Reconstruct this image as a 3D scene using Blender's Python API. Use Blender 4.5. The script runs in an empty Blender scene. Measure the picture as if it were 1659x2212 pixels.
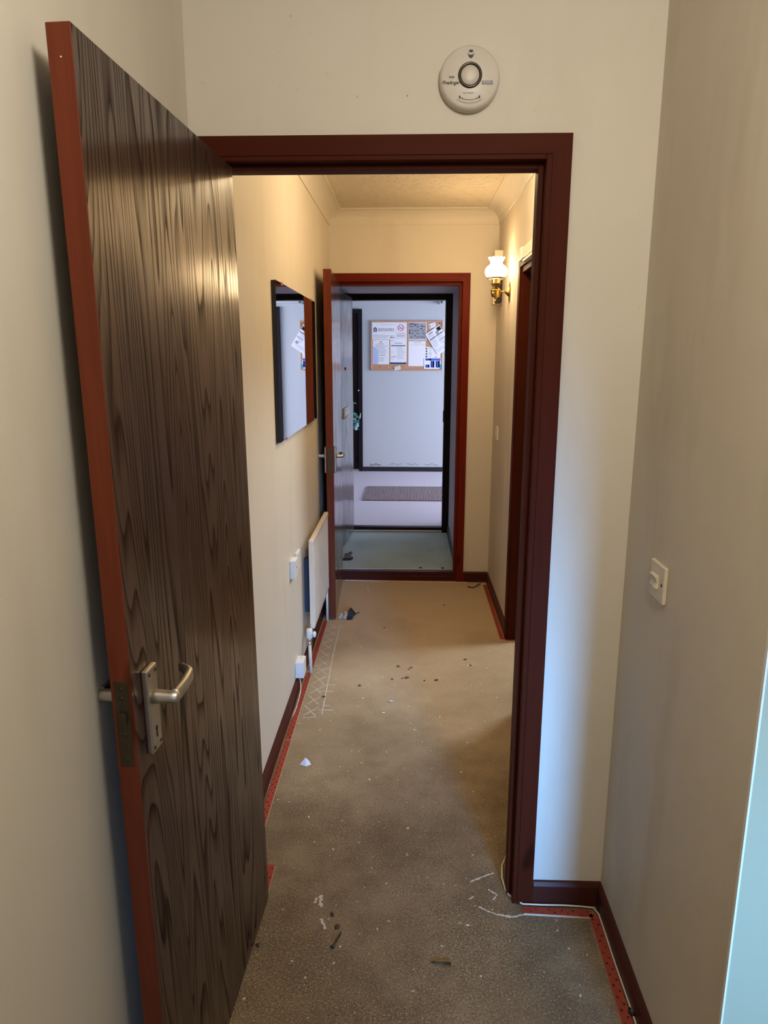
import bpy, bmesh, math, random
from mathutils import Vector, Matrix
random.seed(7)
sc = bpy.context.scene
COL = sc.collection
PI = math.pi

# ------------------------------------------------------------------ camera
CAM_F, CAM_YAW, CAM_PITCH, CAM_ROLL, CAM_H = 1527.14, 0.0341, 0.2178, 0.0010, 1.5593
cam_d = bpy.data.cameras.new('camera')
cam = bpy.data.objects.new('camera', cam_d)
COL.objects.link(cam)
cam_d.sensor_fit = 'VERTICAL'
cam_d.sensor_height = 36.0
cam_d.lens = CAM_F * 36.0 / 2212.0
cam_d.clip_start = 0.02
_cy, _sy, _cp, _sp = math.cos(CAM_YAW), math.sin(CAM_YAW), math.cos(CAM_PITCH), math.sin(CAM_PITCH)
_f = Vector((-_sy * _cp, _cy * _cp, -_sp))
_r = Vector((_cy, _sy, 0))
_u = _r.cross(_f)
_c, _s = math.cos(CAM_ROLL), math.sin(CAM_ROLL)
_r2, _u2 = _c * _r + _s * _u, -_s * _r + _c * _u
cam.matrix_world = Matrix(((_r2.x, _u2.x, -_f.x, 0), (_r2.y, _u2.y, -_f.y, 0), (_r2.z, _u2.z, -_f.z, CAM_H), (0, 0, 0, 1)))
sc.camera = cam

# ------------------------------------------------------------------ look, world and daylight
sc.view_settings.view_transform = 'Standard'
sc.view_settings.look = 'None'
sc.view_settings.gamma = 1.0
sc.view_settings.exposure = 0.0
sc.view_settings.use_curve_mapping = False

world = bpy.data.worlds.new('world')
sc.world = world
world.use_nodes = True
world.node_tree.nodes['Background'].inputs[0].default_value = (0.55, 0.72, 1.0, 1)
world.node_tree.nodes['Background'].inputs[1].default_value = 0.3


def daylight(name, loc, target, sx, sy, power, color, spread=180):
    l = bpy.data.lights.new(name, 'AREA')
    l.shape = 'RECTANGLE'
    l.size, l.size_y, l.energy, l.color = sx, sy, power, color
    l.spread = math.radians(spread)
    o = bpy.data.objects.new(name, l)
    COL.objects.link(o)
    o.location = loc
    o.rotation_euler = (Vector(target) - Vector(loc)).to_track_quat('-Z', 'Y').to_euler()
    return o


# the bay window behind the camera, cool light under the side room's ceiling, the glazed end of the hall
daylight('daylight_back_window', (1.32, -3.25, 1.75), (0.45, 1.8, 0.42), 0.8, 0.8, 9.5, (0.17, 0.45, 1.0), 22)
daylight('side_room_ceiling_light', (1.50, 3.95, 2.38), (0.10, 2.65, 0.0), 0.35, 0.35, 35, (0.82, 0.91, 1.0), 150)
daylight('daylight_hall_window', (3.90, 8.2, 1.25), (0.0, 7.9, 0.9), 2.2, 2.0, 320, (0.68, 0.76, 1.0))


def ceiling_point_light(name, loc, power, color, radius):
    l = bpy.data.lights.new(name, 'POINT')
    l.energy, l.color, l.shadow_soft_size = power, color, radius
    o = bpy.data.objects.new(name, l)
    COL.objects.link(o)
    o.location = loc


# the ceiling lamp of the near lobby, above the camera
ceiling_point_light('ceiling_point_light', (0.30, 0.30, 2.28), 33, (1.0, 0.94, 0.835), 0.12)
# added warm fill light under the corridor ceiling, hidden by the door head
ceiling_point_light('corridor_fill_light', (0.18, 3.15, 2.385), 19, (1.0, 0.76, 0.46), 0.06)


# ------------------------------------------------------------------ mesh helpers
class MB:
    """collects shapes, then links them as one mesh object"""
    def __init__(self):
        self.bm = bmesh.new()
        self.mi = 0

    def _tag(self, faces):
        for f in faces:
            f.material_index = self.mi

    def box(self, a, b, bev=0.0, seg=2):
        x0, y0, z0 = [min(p, q) for p, q in zip(a, b)]
        x1, y1, z1 = [max(p, q) for p, q in zip(a, b)]
        vs = [self.bm.verts.new(p) for p in ((x0, y0, z0), (x1, y0, z0), (x1, y1, z0), (x0, y1, z0), (x0, y0, z1), (x1, y0, z1), (x1, y1, z1), (x0, y1, z1))]
        fs = [self.bm.faces.new([vs[i] for i in q]) for q in ((0, 3, 2, 1), (4, 5, 6, 7), (0, 1, 5, 4), (1, 2, 6, 5), (2, 3, 7, 6), (3, 0, 4, 7))]
        self._tag(fs)
        if bev > 0:
            es = list({e for f in fs for e in f.edges})
            r = bmesh.ops.bevel(self.bm, geom=es, offset=bev, segments=seg, affect='EDGES', profile=0.5)
            self._tag(r['faces'])
        return self

    def hexa(self, pts):
        vs = [self.bm.verts.new(p) for p in pts]
        fs = [self.bm.faces.new([vs[i] for i in q]) for q in ((0, 3, 2, 1), (4, 5, 6, 7), (0, 1, 5, 4), (1, 2, 6, 5), (2, 3, 7, 6), (3, 0, 4, 7))]
        self._tag(fs)
        return self

    def bar(self, p, q, w, t, up=(0, 0, 1)):
        """a straight bar from p to q: w across, t along up (centred)"""
        p, q, up = Vector(p), Vector(q), Vector(up)
        d = (q - p).normalized()
        s = d.cross(up).normalized() * (w / 2)
        n = s.cross(d).normalized() * (t / 2)
        return self.hexa([p - s - n, p + s - n, q + s - n, q - s - n, p - s + n, p + s + n, q + s + n, q - s + n])

    def prism(self, outline, axis_o, ux, uy, depth):
        """extrude a 2D outline (list of (u,v)) lying at axis_o along ux,uy by the vector depth"""
        o, ux, uy, d = Vector(axis_o), Vector(ux), Vector(uy), Vector(depth)
        a = [self.bm.verts.new(o + ux * u + uy * v) for u, v in outline]
        b = [self.bm.verts.new(o + ux * u + uy * v + d) for u, v in outline]
        n = len(a)
        fs = []
        try:
            fs.append(self.bm.faces.new(a[::-1]))
            fs.append(self.bm.faces.new(b))
        except ValueError:
            pass
        for i in range(n):
            fs.append(self.bm.faces.new((a[i], a[(i + 1) % n], b[(i + 1) % n], b[i])))
        self._tag(fs)
        return self

    def lathe(self, prof, o=(0, 0, 0), axis='z', seg=32, wob=None, cap=True):
        """prof: list of (radius, height)"""
        rings = []
        for k, (r, h) in enumerate(prof):
            ring = []
            for i in range(seg):
                a = 2 * PI * i / seg
                rr, hh = (r, h) if wob is None else wob(k, a, r, h)
                c, s = rr * math.cos(a), rr * math.sin(a)
                p = {'z': (c, s, hh), 'x': (hh, c, s), 'y': (c, hh, s)}[axis]
                ring.append(self.bm.verts.new(Vector(o) + Vector(p)))
            rings.append(ring)
        fs = []
        for a, b in zip(rings, rings[1:]):
            for i in range(seg):
                fs.append(self.bm.faces.new((a[i], a[(i + 1) % seg], b[(i + 1) % seg], b[i])))
        if cap:
            fs.append(self.bm.faces.new(rings[0][::-1]))
            fs.append(self.bm.faces.new(rings[-1]))
        for f in fs:
            f.smooth = True
        self._tag(fs)
        return self

    def tube(self, pts, r, seg=10):
        pts = [Vector(p) for p in pts]
        rings = []
        for i, p in enumerate(pts):
            t = (pts[min(i + 1, len(pts) - 1)] - pts[max(i - 1, 0)]).normalized()
            ref = Vector((0, 0, 1)) if abs(t.z) < 0.9 else Vector((1, 0, 0))
            u = t.cross(ref).normalized()
            v = t.cross(u).normalized()
            rr = r[i] if isinstance(r, (list, tuple)) else r
            rings.append([self.bm.verts.new(p + u * rr * math.cos(2 * PI * k / seg) + v * rr * math.sin(2 * PI * k / seg)) for k in range(seg)])
        fs = []
        for a, b in zip(rings, rings[1:]):
            for i in range(seg):
                fs.append(self.bm.faces.new((a[i], a[(i + 1) % seg], b[(i + 1) % seg], b[i])))
        fs.append(self.bm.faces.new(rings[0][::-1]))
        fs.append(self.bm.faces.new(rings[-1]))
        for f in fs:
            f.smooth = True
        self._tag(fs)
        return self

    def blob(self, c, r, squash=(1, 1, 1), rough=0.25, sub=2):
        res = bmesh.ops.create_icosphere(self.bm, subdivisions=sub, radius=1.0)
        for v in res['verts']:
            k = 1 + random.uniform(-rough, rough)
            v.co = Vector(c) + Vector((v.co.x * r * squash[0] * k, v.co.y * r * squash[1] * k, v.co.z * r * squash[2] * k))
        self._tag({f for v in res['verts'] for f in v.link_faces})
        return self

    def build(self, name, mats, parent=None, local=False, shift=(0, 0, 0)):
        me = bpy.data.meshes.new(name)
        bmesh.ops.recalc_face_normals(self.bm, faces=self.bm.faces)
        off = Vector(shift)
        if parent is not None and not local:
            off = off + world_loc(parent)
        for v in self.bm.verts:
            v.co -= off
        self.bm.to_mesh(me)
        self.bm.free()
        for m in (mats if isinstance(mats, (list, tuple)) else [mats]):
            me.materials.append(m)
        o = bpy.data.objects.new(name, me)
        COL.objects.link(o)
        if parent is not None:
            o.parent = parent
        elif not local:
            o.location = off
        return o


def world_loc(o):
    l = Vector(o.location)
    while o.parent is not None:
        o = o.parent
        l += Vector(o.location)
    return l


def tag(o, label, cat, group=None, kind=None):
    o['label'] = label
    o['category'] = cat
    if group:
        o['group'] = group
    if kind:
        o['kind'] = kind
    return o


def thing(name, loc, label, cat, group=None, kind=None, rot=None):
    o = bpy.data.objects.new(name, None)
    o.empty_display_size = 0.05
    COL.objects.link(o)
    o.location = loc
    if rot:
        o.rotation_euler = rot
    return tag(o, label, cat, group, kind)


def struct(name, mb, mats, label, cat='wall', parent=None):
    o = mb.build(name, mats, parent)
    if parent is None:
        tag(o, label, cat, None, 'structure')
    return o


def text_into(mb, s, size, o, ux, uy, depth=0.0004, align='CENTER', shear=0.0, bold=0.0):
    """solid lettering: font outlines laid at o along ux (reading direction) and uy (up)"""
    cu = bpy.data.curves.new('lettering', 'FONT')
    cu.body, cu.size, cu.align_x, cu.align_y, cu.shear, cu.offset = s, size, align, 'CENTER', shear, bold
    cu.resolution_u = 3
    tmp = bpy.data.objects.new('lettering', cu)
    COL.objects.link(tmp)
    dg = bpy.context.evaluated_depsgraph_get()
    me = bpy.data.meshes.new_from_object(tmp.evaluated_get(dg))
    ux, uy, o = Vector(ux), Vector(uy), Vector(o)
    n = ux.cross(uy).normalized()
    vs = [mb.bm.verts.new(o + ux * v.co.x + uy * v.co.y + n * depth) for v in me.vertices]
    for p in me.polygons:
        try:
            f = mb.bm.faces.new([vs[i] for i in p.vertices])
            f.material_index = mb.mi
        except ValueError:
            pass
    bpy.data.objects.remove(tmp)
    bpy.data.meshes.remove(me)
    bpy.data.curves.remove(cu)


# ------------------------------------------------------------------ materials
class NT:
    def __init__(self, name):
        self.m = bpy.data.materials.new(name)
        self.m.use_nodes = True
        self.t = self.m.node_tree
        self.b = self.t.nodes['Principled BSDF']

    def n(self, kind, **kw):
        nd = self.t.nodes.new(kind)
        for k, v in kw.items():
            if k.startswith('i_'):
                key = k[2:]
                nd.inputs[int(key) if key.isdigit() else key.replace('_', ' ')].default_value = v
            else:
                setattr(nd, k, v)
        return nd

    def l(self, a, b):
        self.t.links.new(a, b)

    def obj(self, scale=(1, 1, 1)):
        tc = self.n('ShaderNodeTexCoord')
        mp = self.n('ShaderNodeMapping')
        mp.inputs['Scale'].default_value = scale
        self.l(tc.outputs['Object'], mp.inputs['Vector'])
        return mp.outputs['Vector']

    def noise(self, vec, scale, detail=3.0, rough=0.5, dist=0.0):
        nd = self.n('ShaderNodeTexNoise')
        nd.inputs['Scale'].default_value = scale
        nd.inputs['Detail'].default_value = detail
        nd.inputs['Roughness'].default_value = rough
        nd.inputs['Distortion'].default_value = dist
        self.l(vec, nd.inputs['Vector'])
        return nd.outputs['Fac']

    def ramp(self, fac, stops, interp='LINEAR'):
        nd = self.n('ShaderNodeValToRGB')
        cr = nd.color_ramp
        cr.interpolation = interp
        while len(cr.elements) < len(stops):
            cr.elements.new(0.5)
        for e, (p, c) in zip(cr.elements, stops):
            e.position = p
            e.color = (c, c, c, 1) if isinstance(c, (int, float)) else (*c, 1)
        self.l(fac, nd.inputs['Fac'])
        return nd.outputs['Color']

    def mix(self, fac, a, b, mode='MIX'):
        nd = self.n('ShaderNodeMix', data_type='RGBA', blend_type=mode)
        for s, v in ((nd.inputs[0], fac), (nd.inputs[6], a), (nd.inputs[7], b)):
            if hasattr(v, 'is_output'):
                self.l(v, s)
            elif isinstance(v, (int, float)):
                s.default_value = v
            else:
                s.default_value = (*v, 1)
        return nd.outputs[2]

    def math(self, op, a, b=0.0):
        nd = self.n('ShaderNodeMath', operation=op)
        for s, v in ((nd.inputs[0], a), (nd.inputs[1], b)):
            if hasattr(v, 'is_output'):
                self.l(v, s)
            else:
                s.default_value = v
        return nd.outputs[0]

    def bump(self, h, strength=0.2, dist=0.01):
        nd = self.n('ShaderNodeBump')
        nd.inputs['Strength'].default_value = strength
        nd.inputs['Distance'].default_value = dist
        self.l(h, nd.inputs['Height'])
        self.l(nd.outputs['Normal'], self.b.inputs['Normal'])

    def set(self, col=None, rough=None, metal=None, spec=None):
        for k, v in (('Base Color', col), ('Roughness', rough), ('Metallic', metal), ('Specular IOR Level', spec)):
            if v is None:
                continue
            s = self.b.inputs[k]
            if hasattr(v, 'is_output'):
                self.l(v, s)
            elif isinstance(v, (tuple, list)):
                s.default_value = (*v, 1)
            else:
                s.default_value = v
        return self.m


def plain(name, col, rough=0.5, metal=0.0, spec=0.5, var=0.06, scale=30.0):
    t = NT(name)
    f = t.noise(t.obj(), scale, 3)
    c = t.mix(f, tuple(x * (1 - var) for x in col), tuple(min(1, x * (1 + var)) for x in col))
    return t.set(c, rough, metal, spec)


def paint(name, col, dirt=(0.5, 0.42, 0.3), dirt_amt=0.25, rough=0.55, bump=0.06):
    t = NT(name)
    v = t.obj()
    big = t.ramp(t.noise(v, 1.6, 4, 0.6), [(0.35, 0.0), (0.75, 1.0)])
    streak = t.ramp(t.noise(t.obj((3.0, 3.0, 0.7)), 2.2, 4, 0.55), [(0.5, 0.0), (0.8, 1.0)])
    d = t.math('MULTIPLY', t.math('ADD', t.math('MULTIPLY', big, 0.35), t.math('MULTIPLY', streak, 0.65)), dirt_amt)
    c = t.mix(d, col, tuple(a * b for a, b in zip(col, dirt)))
    specks = t.ramp(t.noise(v, 55, 2, 0.4), [(0.755, 0.0), (0.79, 1.0)])
    c = t.mix(t.math('MULTIPLY', specks, 0.07), c, (0.16, 0.12, 0.08))
    h = t.math('ADD', t.noise(v, 90, 3), t.math('MULTIPLY', t.noise(v, 9, 2), 2.0))
    t.bump(h, bump, 0.004)
    return t.set(c, rough, 0, 0.35)


def veneer(name, dark, light, seed, rough_l=0.30, rough_d=0.55, coat=(0.5, 0.2), bump=0.05, lines=11.0):
    """crown-cut veneer with long cathedral figure, grain along z of the object"""
    t = NT(name)
    tc = t.n('ShaderNodeTexCoord')
    mp = t.n('ShaderNodeMapping')
    mp.inputs['Location'].default_value = (seed, seed * 0.37, seed * 0.11)
    mp.inputs['Scale'].default_value = (7.0, 1.0, 0.50)
    t.l(tc.outputs['Object'], mp.inputs['Vector'])
    n1 = t.noise(mp.outputs['Vector'], 1.0, 1.6, 0.45, 0.15)
    ring = t.math('FRACT', t.math('MULTIPLY', n1, lines * 1.9))
    line = t.ramp(ring, [(0.0, 0.0), (0.50, 0.08), (0.80, 0.65), (0.93, 1.0), (1.0, 0.05)])
    mp2 = t.n('ShaderNodeMapping')
    mp2.inputs['Scale'].default_value = (260.0, 1.0, 7.0)
    t.l(tc.outputs['Object'], mp2.inputs['Vector'])
    pores = t.ramp(t.noise(mp2.outputs['Vector'], 1.0, 2, 0.6), [(0.42, 0.0), (0.66, 1.0)])
    mp3 = t.n('ShaderNodeMapping')
    mp3.inputs['Scale'].default_value = (14.0, 1.0, 0.25)
    t.l(tc.outputs['Object'], mp3.inputs['Vector'])
    band = t.noise(mp3.outputs['Vector'], 1.0, 2)
    f = t.math('MINIMUM', t.math('ADD', t.math('MULTIPLY', line, 0.75), t.math('MULTIPLY', pores, 0.35)), 1.0)
    c = t.mix(f, light, dark)
    c = t.mix(t.math('MULTIPLY', band, 0.5), c, tuple(x * 0.7 for x in dark))
    r = t.math('ADD', t.math('MULTIPLY', f, rough_d - rough_l), rough_l)
    s = t.math('SUBTRACT', 0.30, t.math('MULTIPLY', f, 0.25))
    t.l(t.math('MULTIPLY', t.math('SUBTRACT', 1.0, t.math('MULTIPLY', f, 0.97)), coat[0]), t.b.inputs['Coat Weight'])
    t.b.inputs['Coat Roughness'].default_value = coat[1]
    t.b.inputs['Coat IOR'].default_value = 1.65
    if bump:
        t.bump(t.math('MULTIPLY', f, -1.0), bump, 0.002)
    return t.set(c, r, 0, s)


def mahogany(name, dark, light, rough=0.38, grain=(40, 40, 2.0), spec=0.5):
    t = NT(name)
    g = t.noise(t.obj(grain), 1.0, 4, 0.6, 0.4)
    k = t.ramp(t.noise(t.obj((9, 9, 3.5)), 1.0, 2, 0.5), [(0.69, 0.0), (0.76, 1.0)])
    c = t.mix(g, dark, light)
    c = t.mix(t.math('MULTIPLY', k, 0.7), c, tuple(x * 0.3 for x in dark))
    t.bump(g, 0.06, 0.002)
    return t.set(c, rough, 0, spec * 0.16)


def metal(name, col, rough=0.35, var=0.15):
    t = NT(name)
    f = t.noise(t.obj(), 60, 4)
    c = t.mix(f, tuple(x * (1 - var) for x in col), col)
    return t.set(c, t.math('ADD', t.math('MULTIPLY', f, 0.12), rough), 1.0)


M = {}
M['cream'] = paint('cream_paint', (0.72, 0.66, 0.555), dirt_amt=0.22)
M['cream_dirty'] = paint('cream_paint_grubby', (0.68, 0.61, 0.50), dirt_amt=0.5)
M['green'] = paint('pale_green_paint', (0.44, 0.42, 0.265), dirt_amt=0.06)
M['hall'] = paint('hall_paint', (0.48, 0.50, 0.52), dirt_amt=0.05, dirt=(0.8, 0.85, 0.9))
M['white_edge'] = paint('bare_plaster_edge', (0.80, 0.78, 0.72), dirt_amt=0.1)
M['lobby'] = paint('lobby_paint', (0.62, 0.56, 0.60), dirt_amt=0.3, bump=0.2)


def artex():
    t = NT('textured_ceiling')
    v = t.obj()
    a = t.noise(v, 14, 4, 0.6, 0.8)
    b = t.ramp(t.noise(v, 34, 3, 0.5), [(0.56, 0.0), (0.66, 1.0)])
    t.bump(t.math('ADD', a, t.math('MULTIPLY', b, 0.9)), 0.45, 0.014)
    return t.set(t.mix(a, (0.66, 0.58, 0.44), (0.74, 0.67, 0.53)), 0.7, 0, 0.2)


M['artex'] = artex()


def screed():
    """bare floor with dried carpet underlay residue: brown with pale and dark flecks, worn bald in places"""
    t = NT('underlay_residue_floor')
    v = t.obj()
    big = t.noise(v, 2.1, 5, 0.6)
    mid = t.noise(v, 11, 4, 0.65)
    fine = t.noise(v, 185, 4, 0.75)
    grit = t.noise(v, 300, 2, 0.6)
    c = t.mix(t.ramp(big, [(0.35, 0.0), (0.68, 1.0)]), (0.165, 0.115, 0.062), (0.285, 0.210, 0.125))
    c = t.mix(t.ramp(mid, [(0.40, 0.0), (0.70, 0.55)]), c, (0.115, 0.080, 0.044))
    # worn patches carry more flecks; the far end turns lighter and tan
    sep = t.n('ShaderNodeSeparateXYZ')
    t.l(v, sep.inputs[0])
    far_tan = t.ramp(t.math('ADD', t.math('DIVIDE', sep.outputs[1], 5.0), t.math('MULTIPLY', t.math('SUBTRACT', big, 0.5), 0.25)), [(0.42, 0.0), (0.80, 1.0)])
    c = t.mix(far_tan, c, t.mix(big, (0.44, 0.33, 0.20), (0.52, 0.40, 0.27)))
    wear = t.math('MULTIPLY', t.ramp(t.noise(v, 1.7, 3, 0.6), [(0.30, 0.25), (0.60, 1.0)]), t.ramp(t.math('DIVIDE', sep.outputs[1], 5.0), [(0.25, 1.0), (0.72, 0.12)]))
    light = t.ramp(fine, [(0.565, 0.0), (0.61, 1.0)])
    dark = t.ramp(fine, [(0.40, 1.0), (0.445, 0.0)])
    c = t.mix(t.math('MULTIPLY', t.math('MULTIPLY', light, wear), 1.0), c, (0.47, 0.375, 0.245))
    c = t.mix(t.math('MULTIPLY', t.math('MULTIPLY', dark, wear), 1.0), c, (0.055, 0.040, 0.025))
    pale = t.ramp(grit, [(0.645, 0.0), (0.69, 1.0)])
    c = t.mix(t.math('MULTIPLY', t.math('MULTIPLY', pale, wear), 0.9), c, (0.85, 0.78, 0.62))
    crumbs = t.ramp(t.noise(v, 62, 2, 0.5), [(0.708, 0.0), (0.735, 1.0)])
    c = t.mix(t.math('MULTIPLY', crumbs, 0.8), c, (0.78, 0.72, 0.60))
    h = t.math('ADD', fine, t.math('MULTIPLY', mid, 0.6))
    t.bump(h, 0.2, 0.004)
    return t.set(c, 0.85, 0, 0.2)


M['floor'] = screed()


def carpet(name, a, b, scale=120, patch=None):
    t = NT(name)
    v = t.obj()
    f = t.noise(v, scale, 3, 0.7)
    c = t.mix(f, a, b)
    if patch:
        c = t.mix(t.ramp(t.noise(v, 3.2, 4, 0.6), [(0.45, 0.0), (0.75, 0.6)]), c, patch)
    t.bump(f, 0.3, 0.004)
    return t.set(c, 0.9, 0, 0.15)


M['lobby_floor'] = carpet('worn_green_vinyl', (0.40, 0.52, 0.52), (0.52, 0.66, 0.66), 60, (0.34, 0.42, 0.42))
M['hall_floor'] = carpet('pale_hall_carpet', (0.44, 0.39, 0.43), (0.58, 0.53, 0.57), 60)
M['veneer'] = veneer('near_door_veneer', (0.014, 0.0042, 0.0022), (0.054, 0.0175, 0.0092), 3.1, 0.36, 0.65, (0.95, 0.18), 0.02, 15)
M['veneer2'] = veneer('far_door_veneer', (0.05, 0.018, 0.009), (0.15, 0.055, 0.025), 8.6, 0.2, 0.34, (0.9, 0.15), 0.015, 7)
M['veneer3'] = veneer('outer_door_veneer', (0.045, 0.030, 0.028), (0.13, 0.09, 0.08), 15.2, 0.2, 0.34, (0.9, 0.15), 0.015, 9)
M['lipping'] = mahogany('red_door_edge', (0.075, 0.0145, 0.007), (0.205, 0.050, 0.022), 0.5, spec=0.6)
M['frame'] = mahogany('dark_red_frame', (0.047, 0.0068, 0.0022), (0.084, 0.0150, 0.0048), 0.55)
M['frame_far'] = mahogany('warm_lit_red_frame', (0.11, 0.010, 0.003), (0.18, 0.019, 0.006), 0.45)  # redder copy of the near frame, warm lamp light put into its colour
M['frame_x'] = mahogany('dark_red_frame_across', (0.047, 0.0068, 0.0022), (0.084, 0.0150, 0.0048), 0.55, (2.0, 40, 40))
M['frame_far_lit_x'] = mahogany('warm_lit_red_frame_across', (0.11, 0.010, 0.003), (0.18, 0.019, 0.006), 0.45, (2.0, 40, 40))
M['skirt'] = mahogany('dark_skirting', (0.045, 0.012, 0.009), (0.085, 0.026, 0.018), 0.33, (2.5, 2.5, 40))
M['outer'] = mahogany('blackish_frame', (0.010, 0.006, 0.006), (0.022, 0.013, 0.012), 0.35)
M['hall_dark'] = mahogany('dark_hall_joinery', (0.010, 0.008, 0.012), (0.020, 0.016, 0.022), 0.4)
M['hall_skirt'] = plain('dark_hall_skirting', (0.012, 0.010, 0.016), 0.4)
M['rod'] = mahogany('red_painted_batten', (0.26, 0.040, 0.024), (0.40, 0.080, 0.048), 0.6, (30, 3, 30))
M['rod_side'] = plain('raw_batten_wood', (0.66, 0.50, 0.36), 0.7, var=0.15)
M['nail'] = plain('rusty_nail', (0.02, 0.014, 0.012), 0.5)
M['alu'] = metal('satin_aluminium', (0.62, 0.58, 0.50), 0.38)
M['dull_brass'] = metal('tarnished_brass', (0.12, 0.095, 0.06), 0.5, 0.4)
M['old_brass'] = metal('old_brass', (0.40, 0.26, 0.10), 0.35, 0.4)
M['brass'] = metal('polished_brass', (0.80, 0.50, 0.14), 0.16)
M['dark_chrome'] = metal('dark_chrome', (0.10, 0.085, 0.07), 0.18)
M['chrome'] = metal('chrome', (0.7, 0.68, 0.66), 0.2)
M['ivory'] = plain('cream_plastic', (0.72, 0.64, 0.50), 0.4)
M['white'] = plain('white_plastic', (0.78, 0.76, 0.72), 0.38)
M['alarm'] = plain('alarm_white', (0.70, 0.64, 0.56), 0.4)
M['rad'] = plain('radiator_enamel', (0.78, 0.68, 0.54), 0.35)
M['black'] = plain('black', (0.006, 0.006, 0.007), 0.45)
M['ink'] = plain('dark_print', (0.035, 0.03, 0.03), 0.6)
M['grey_ink'] = plain('grey_print', (0.30, 0.29, 0.32), 0.6)
M['pale_ink'] = plain('pale_print', (0.50, 0.50, 0.58), 0.6)
M['navy'] = plain('navy_print', (0.012, 0.035, 0.16), 0.5)
M['blue'] = plain('blue_print', (0.05, 0.13, 0.55), 0.5)
M['pale_blue'] = plain('pale_blue_film', (0.42, 0.52, 0.80), 0.4)
M['red'] = plain('red_print', (0.55, 0.03, 0.05), 0.5)
M['paper'] = plain('white_paper', (0.80, 0.79, 0.80), 0.55, var=0.03)
M['grey_paper'] = plain('grey_paper', (0.33, 0.33, 0.36), 0.5)
M['cork'] = plain('cork', (0.50, 0.27, 0.15), 0.8, var=0.2, scale=160)
M['pine'] = plain('pine_frame', (0.52, 0.27, 0.16), 0.5, var=0.15)
M['teal'] = plain('teal_tag', (0.02, 0.28, 0.42), 0.5)
M['note'] = plain('pale_yellow_note', (0.70, 0.70, 0.58), 0.6)
M['bronze'] = plain('brown_chime_cover', (0.030, 0.025, 0.017), 0.6, spec=0.2)
M['rad_shadow'] = plain('slate_blue_shadow', (0.030, 0.040, 0.058), 0.7)
M['leaf'] = plain('green_leaf', (0.05, 0.22, 0.15), 0.5, var=0.5, scale=40)
M['leaf_pale'] = plain('pale_blue_petal', (0.22, 0.42, 0.48), 0.5, var=0.3)
M['straw'] = plain('dry_stem', (0.36, 0.33, 0.27), 0.7)
M['cable'] = plain('cream_cable', (0.72, 0.64, 0.50), 0.5)
M['residue'] = plain('dried_adhesive', (0.60, 0.53, 0.44), 0.8, var=0.3, scale=200)
M['scrap'] = plain('charcoal_scrap', (0.020, 0.017, 0.014), 0.9, var=0.4)
M['scrap_tan'] = plain('tan_tape', (0.42, 0.28, 0.15), 0.6)
M['straw_scrap'] = plain('brown_scrap', (0.10, 0.06, 0.03), 0.7, var=0.4)
M['plaster'] = plain('plaster_flake', (0.22, 0.20, 0.17), 0.8, var=0.3)
M['carbon'] = plain('dark_steel', (0.012, 0.012, 0.013), 0.4)


def mirror_mat():
    t = NT('mirror_silvering')
    return t.set((0.86, 0.87, 0.88), 0.012, 1.0)


M['mirror'] = mirror_mat()


def ribbed_mat():
    t = NT('ribbed_doormat')
    tc = t.n('ShaderNodeTexCoord')
    sep = t.n('ShaderNodeSeparateXYZ')
    t.l(tc.outputs['Object'], sep.inputs[0])
    s = t.math('SINE', t.math('MULTIPLY', sep.outputs[0], 2 * PI / 0.0165))
    f = t.ramp(t.math('ADD', t.math('MULTIPLY', s, 0.5), 0.5), [(0.2, 0.0), (0.8, 1.0)])
    t.bump(f, 0.6, 0.004)
    return t.set(t.mix(f, (0.085, 0.06, 0.062), (0.33, 0.25, 0.25)), 0.8, 0, 0.2)


M['mat'] = ribbed_mat()


def glow(name, col, strength):
    t = NT(name)
    t.set((0.9, 0.88, 0.82), 0.3)
    t.b.inputs['Emission Color'].default_value = (*col, 1)
    t.b.inputs['Emission Strength'].default_value = strength
    return t.m


M['shade'] = glow('lit_opal_glass', (1.0, 0.70, 0.37), 16.0)
M['sky_pane'] = glow('daylit_window_pane', (0.75, 0.86, 1.0), 1.0)

# ------------------------------------------------------------------ key planes (metres)
XL, XR = -0.519, 0.568           # corridor side walls
YW, YB = 1.788, 1.850            # near partition, front and back
YF = 4.790                       # far end wall of the corridor
ZC = 2.458                       # ceiling
YL = 6.20                        # far end of the lobby
YH = 9.65                        # hall wall with the notice board

# ------------------------------------------------------------------ floors and ceilings
struct('floor', MB().box((-0.62, -3.4, -0.1), (3.3, 4.86, 0)), M['floor'], 'bare brown screed floor speckled with carpet underlay residue', 'floor')
struct('floor_side_room', MB().box((0.70, 4.86, -0.1), (3.3, 6.6, 0)), M['floor'], 'bare floor of the side room', 'floor')
struct('floor_lobby', MB().box((-0.70, 4.86, -0.1), (0.70, YL, 0)), M['lobby_floor'], 'worn grey green floor of the lobby between the two far doorways', 'floor')
struct('floor_hall', MB().box((-3.0, YL, -0.1), (4.0, 9.75, 0)), M['hall_floor'], 'pale lilac grey carpet of the common hall', 'floor')
struct('ceiling', MB().box((-0.62, -3.4, ZC), (3.3, 6.6, ZC + 0.1)), M['artex'], 'cream textured ceiling of the corridor', 'ceiling')
struct('ceiling_lobby', MB().box((-0.70, 4.86, 2.066), (0.66, YL + 0.08, 2.166)), M['lobby'], 'low grey brushed ceiling of the lobby', 'ceiling')
struct('ceiling_hall', MB().box((-3.0, YL + 0.08, 2.285), (4.0, 9.75, 2.385)), M['hall'], 'white ceiling of the common hall', 'ceiling')

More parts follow.
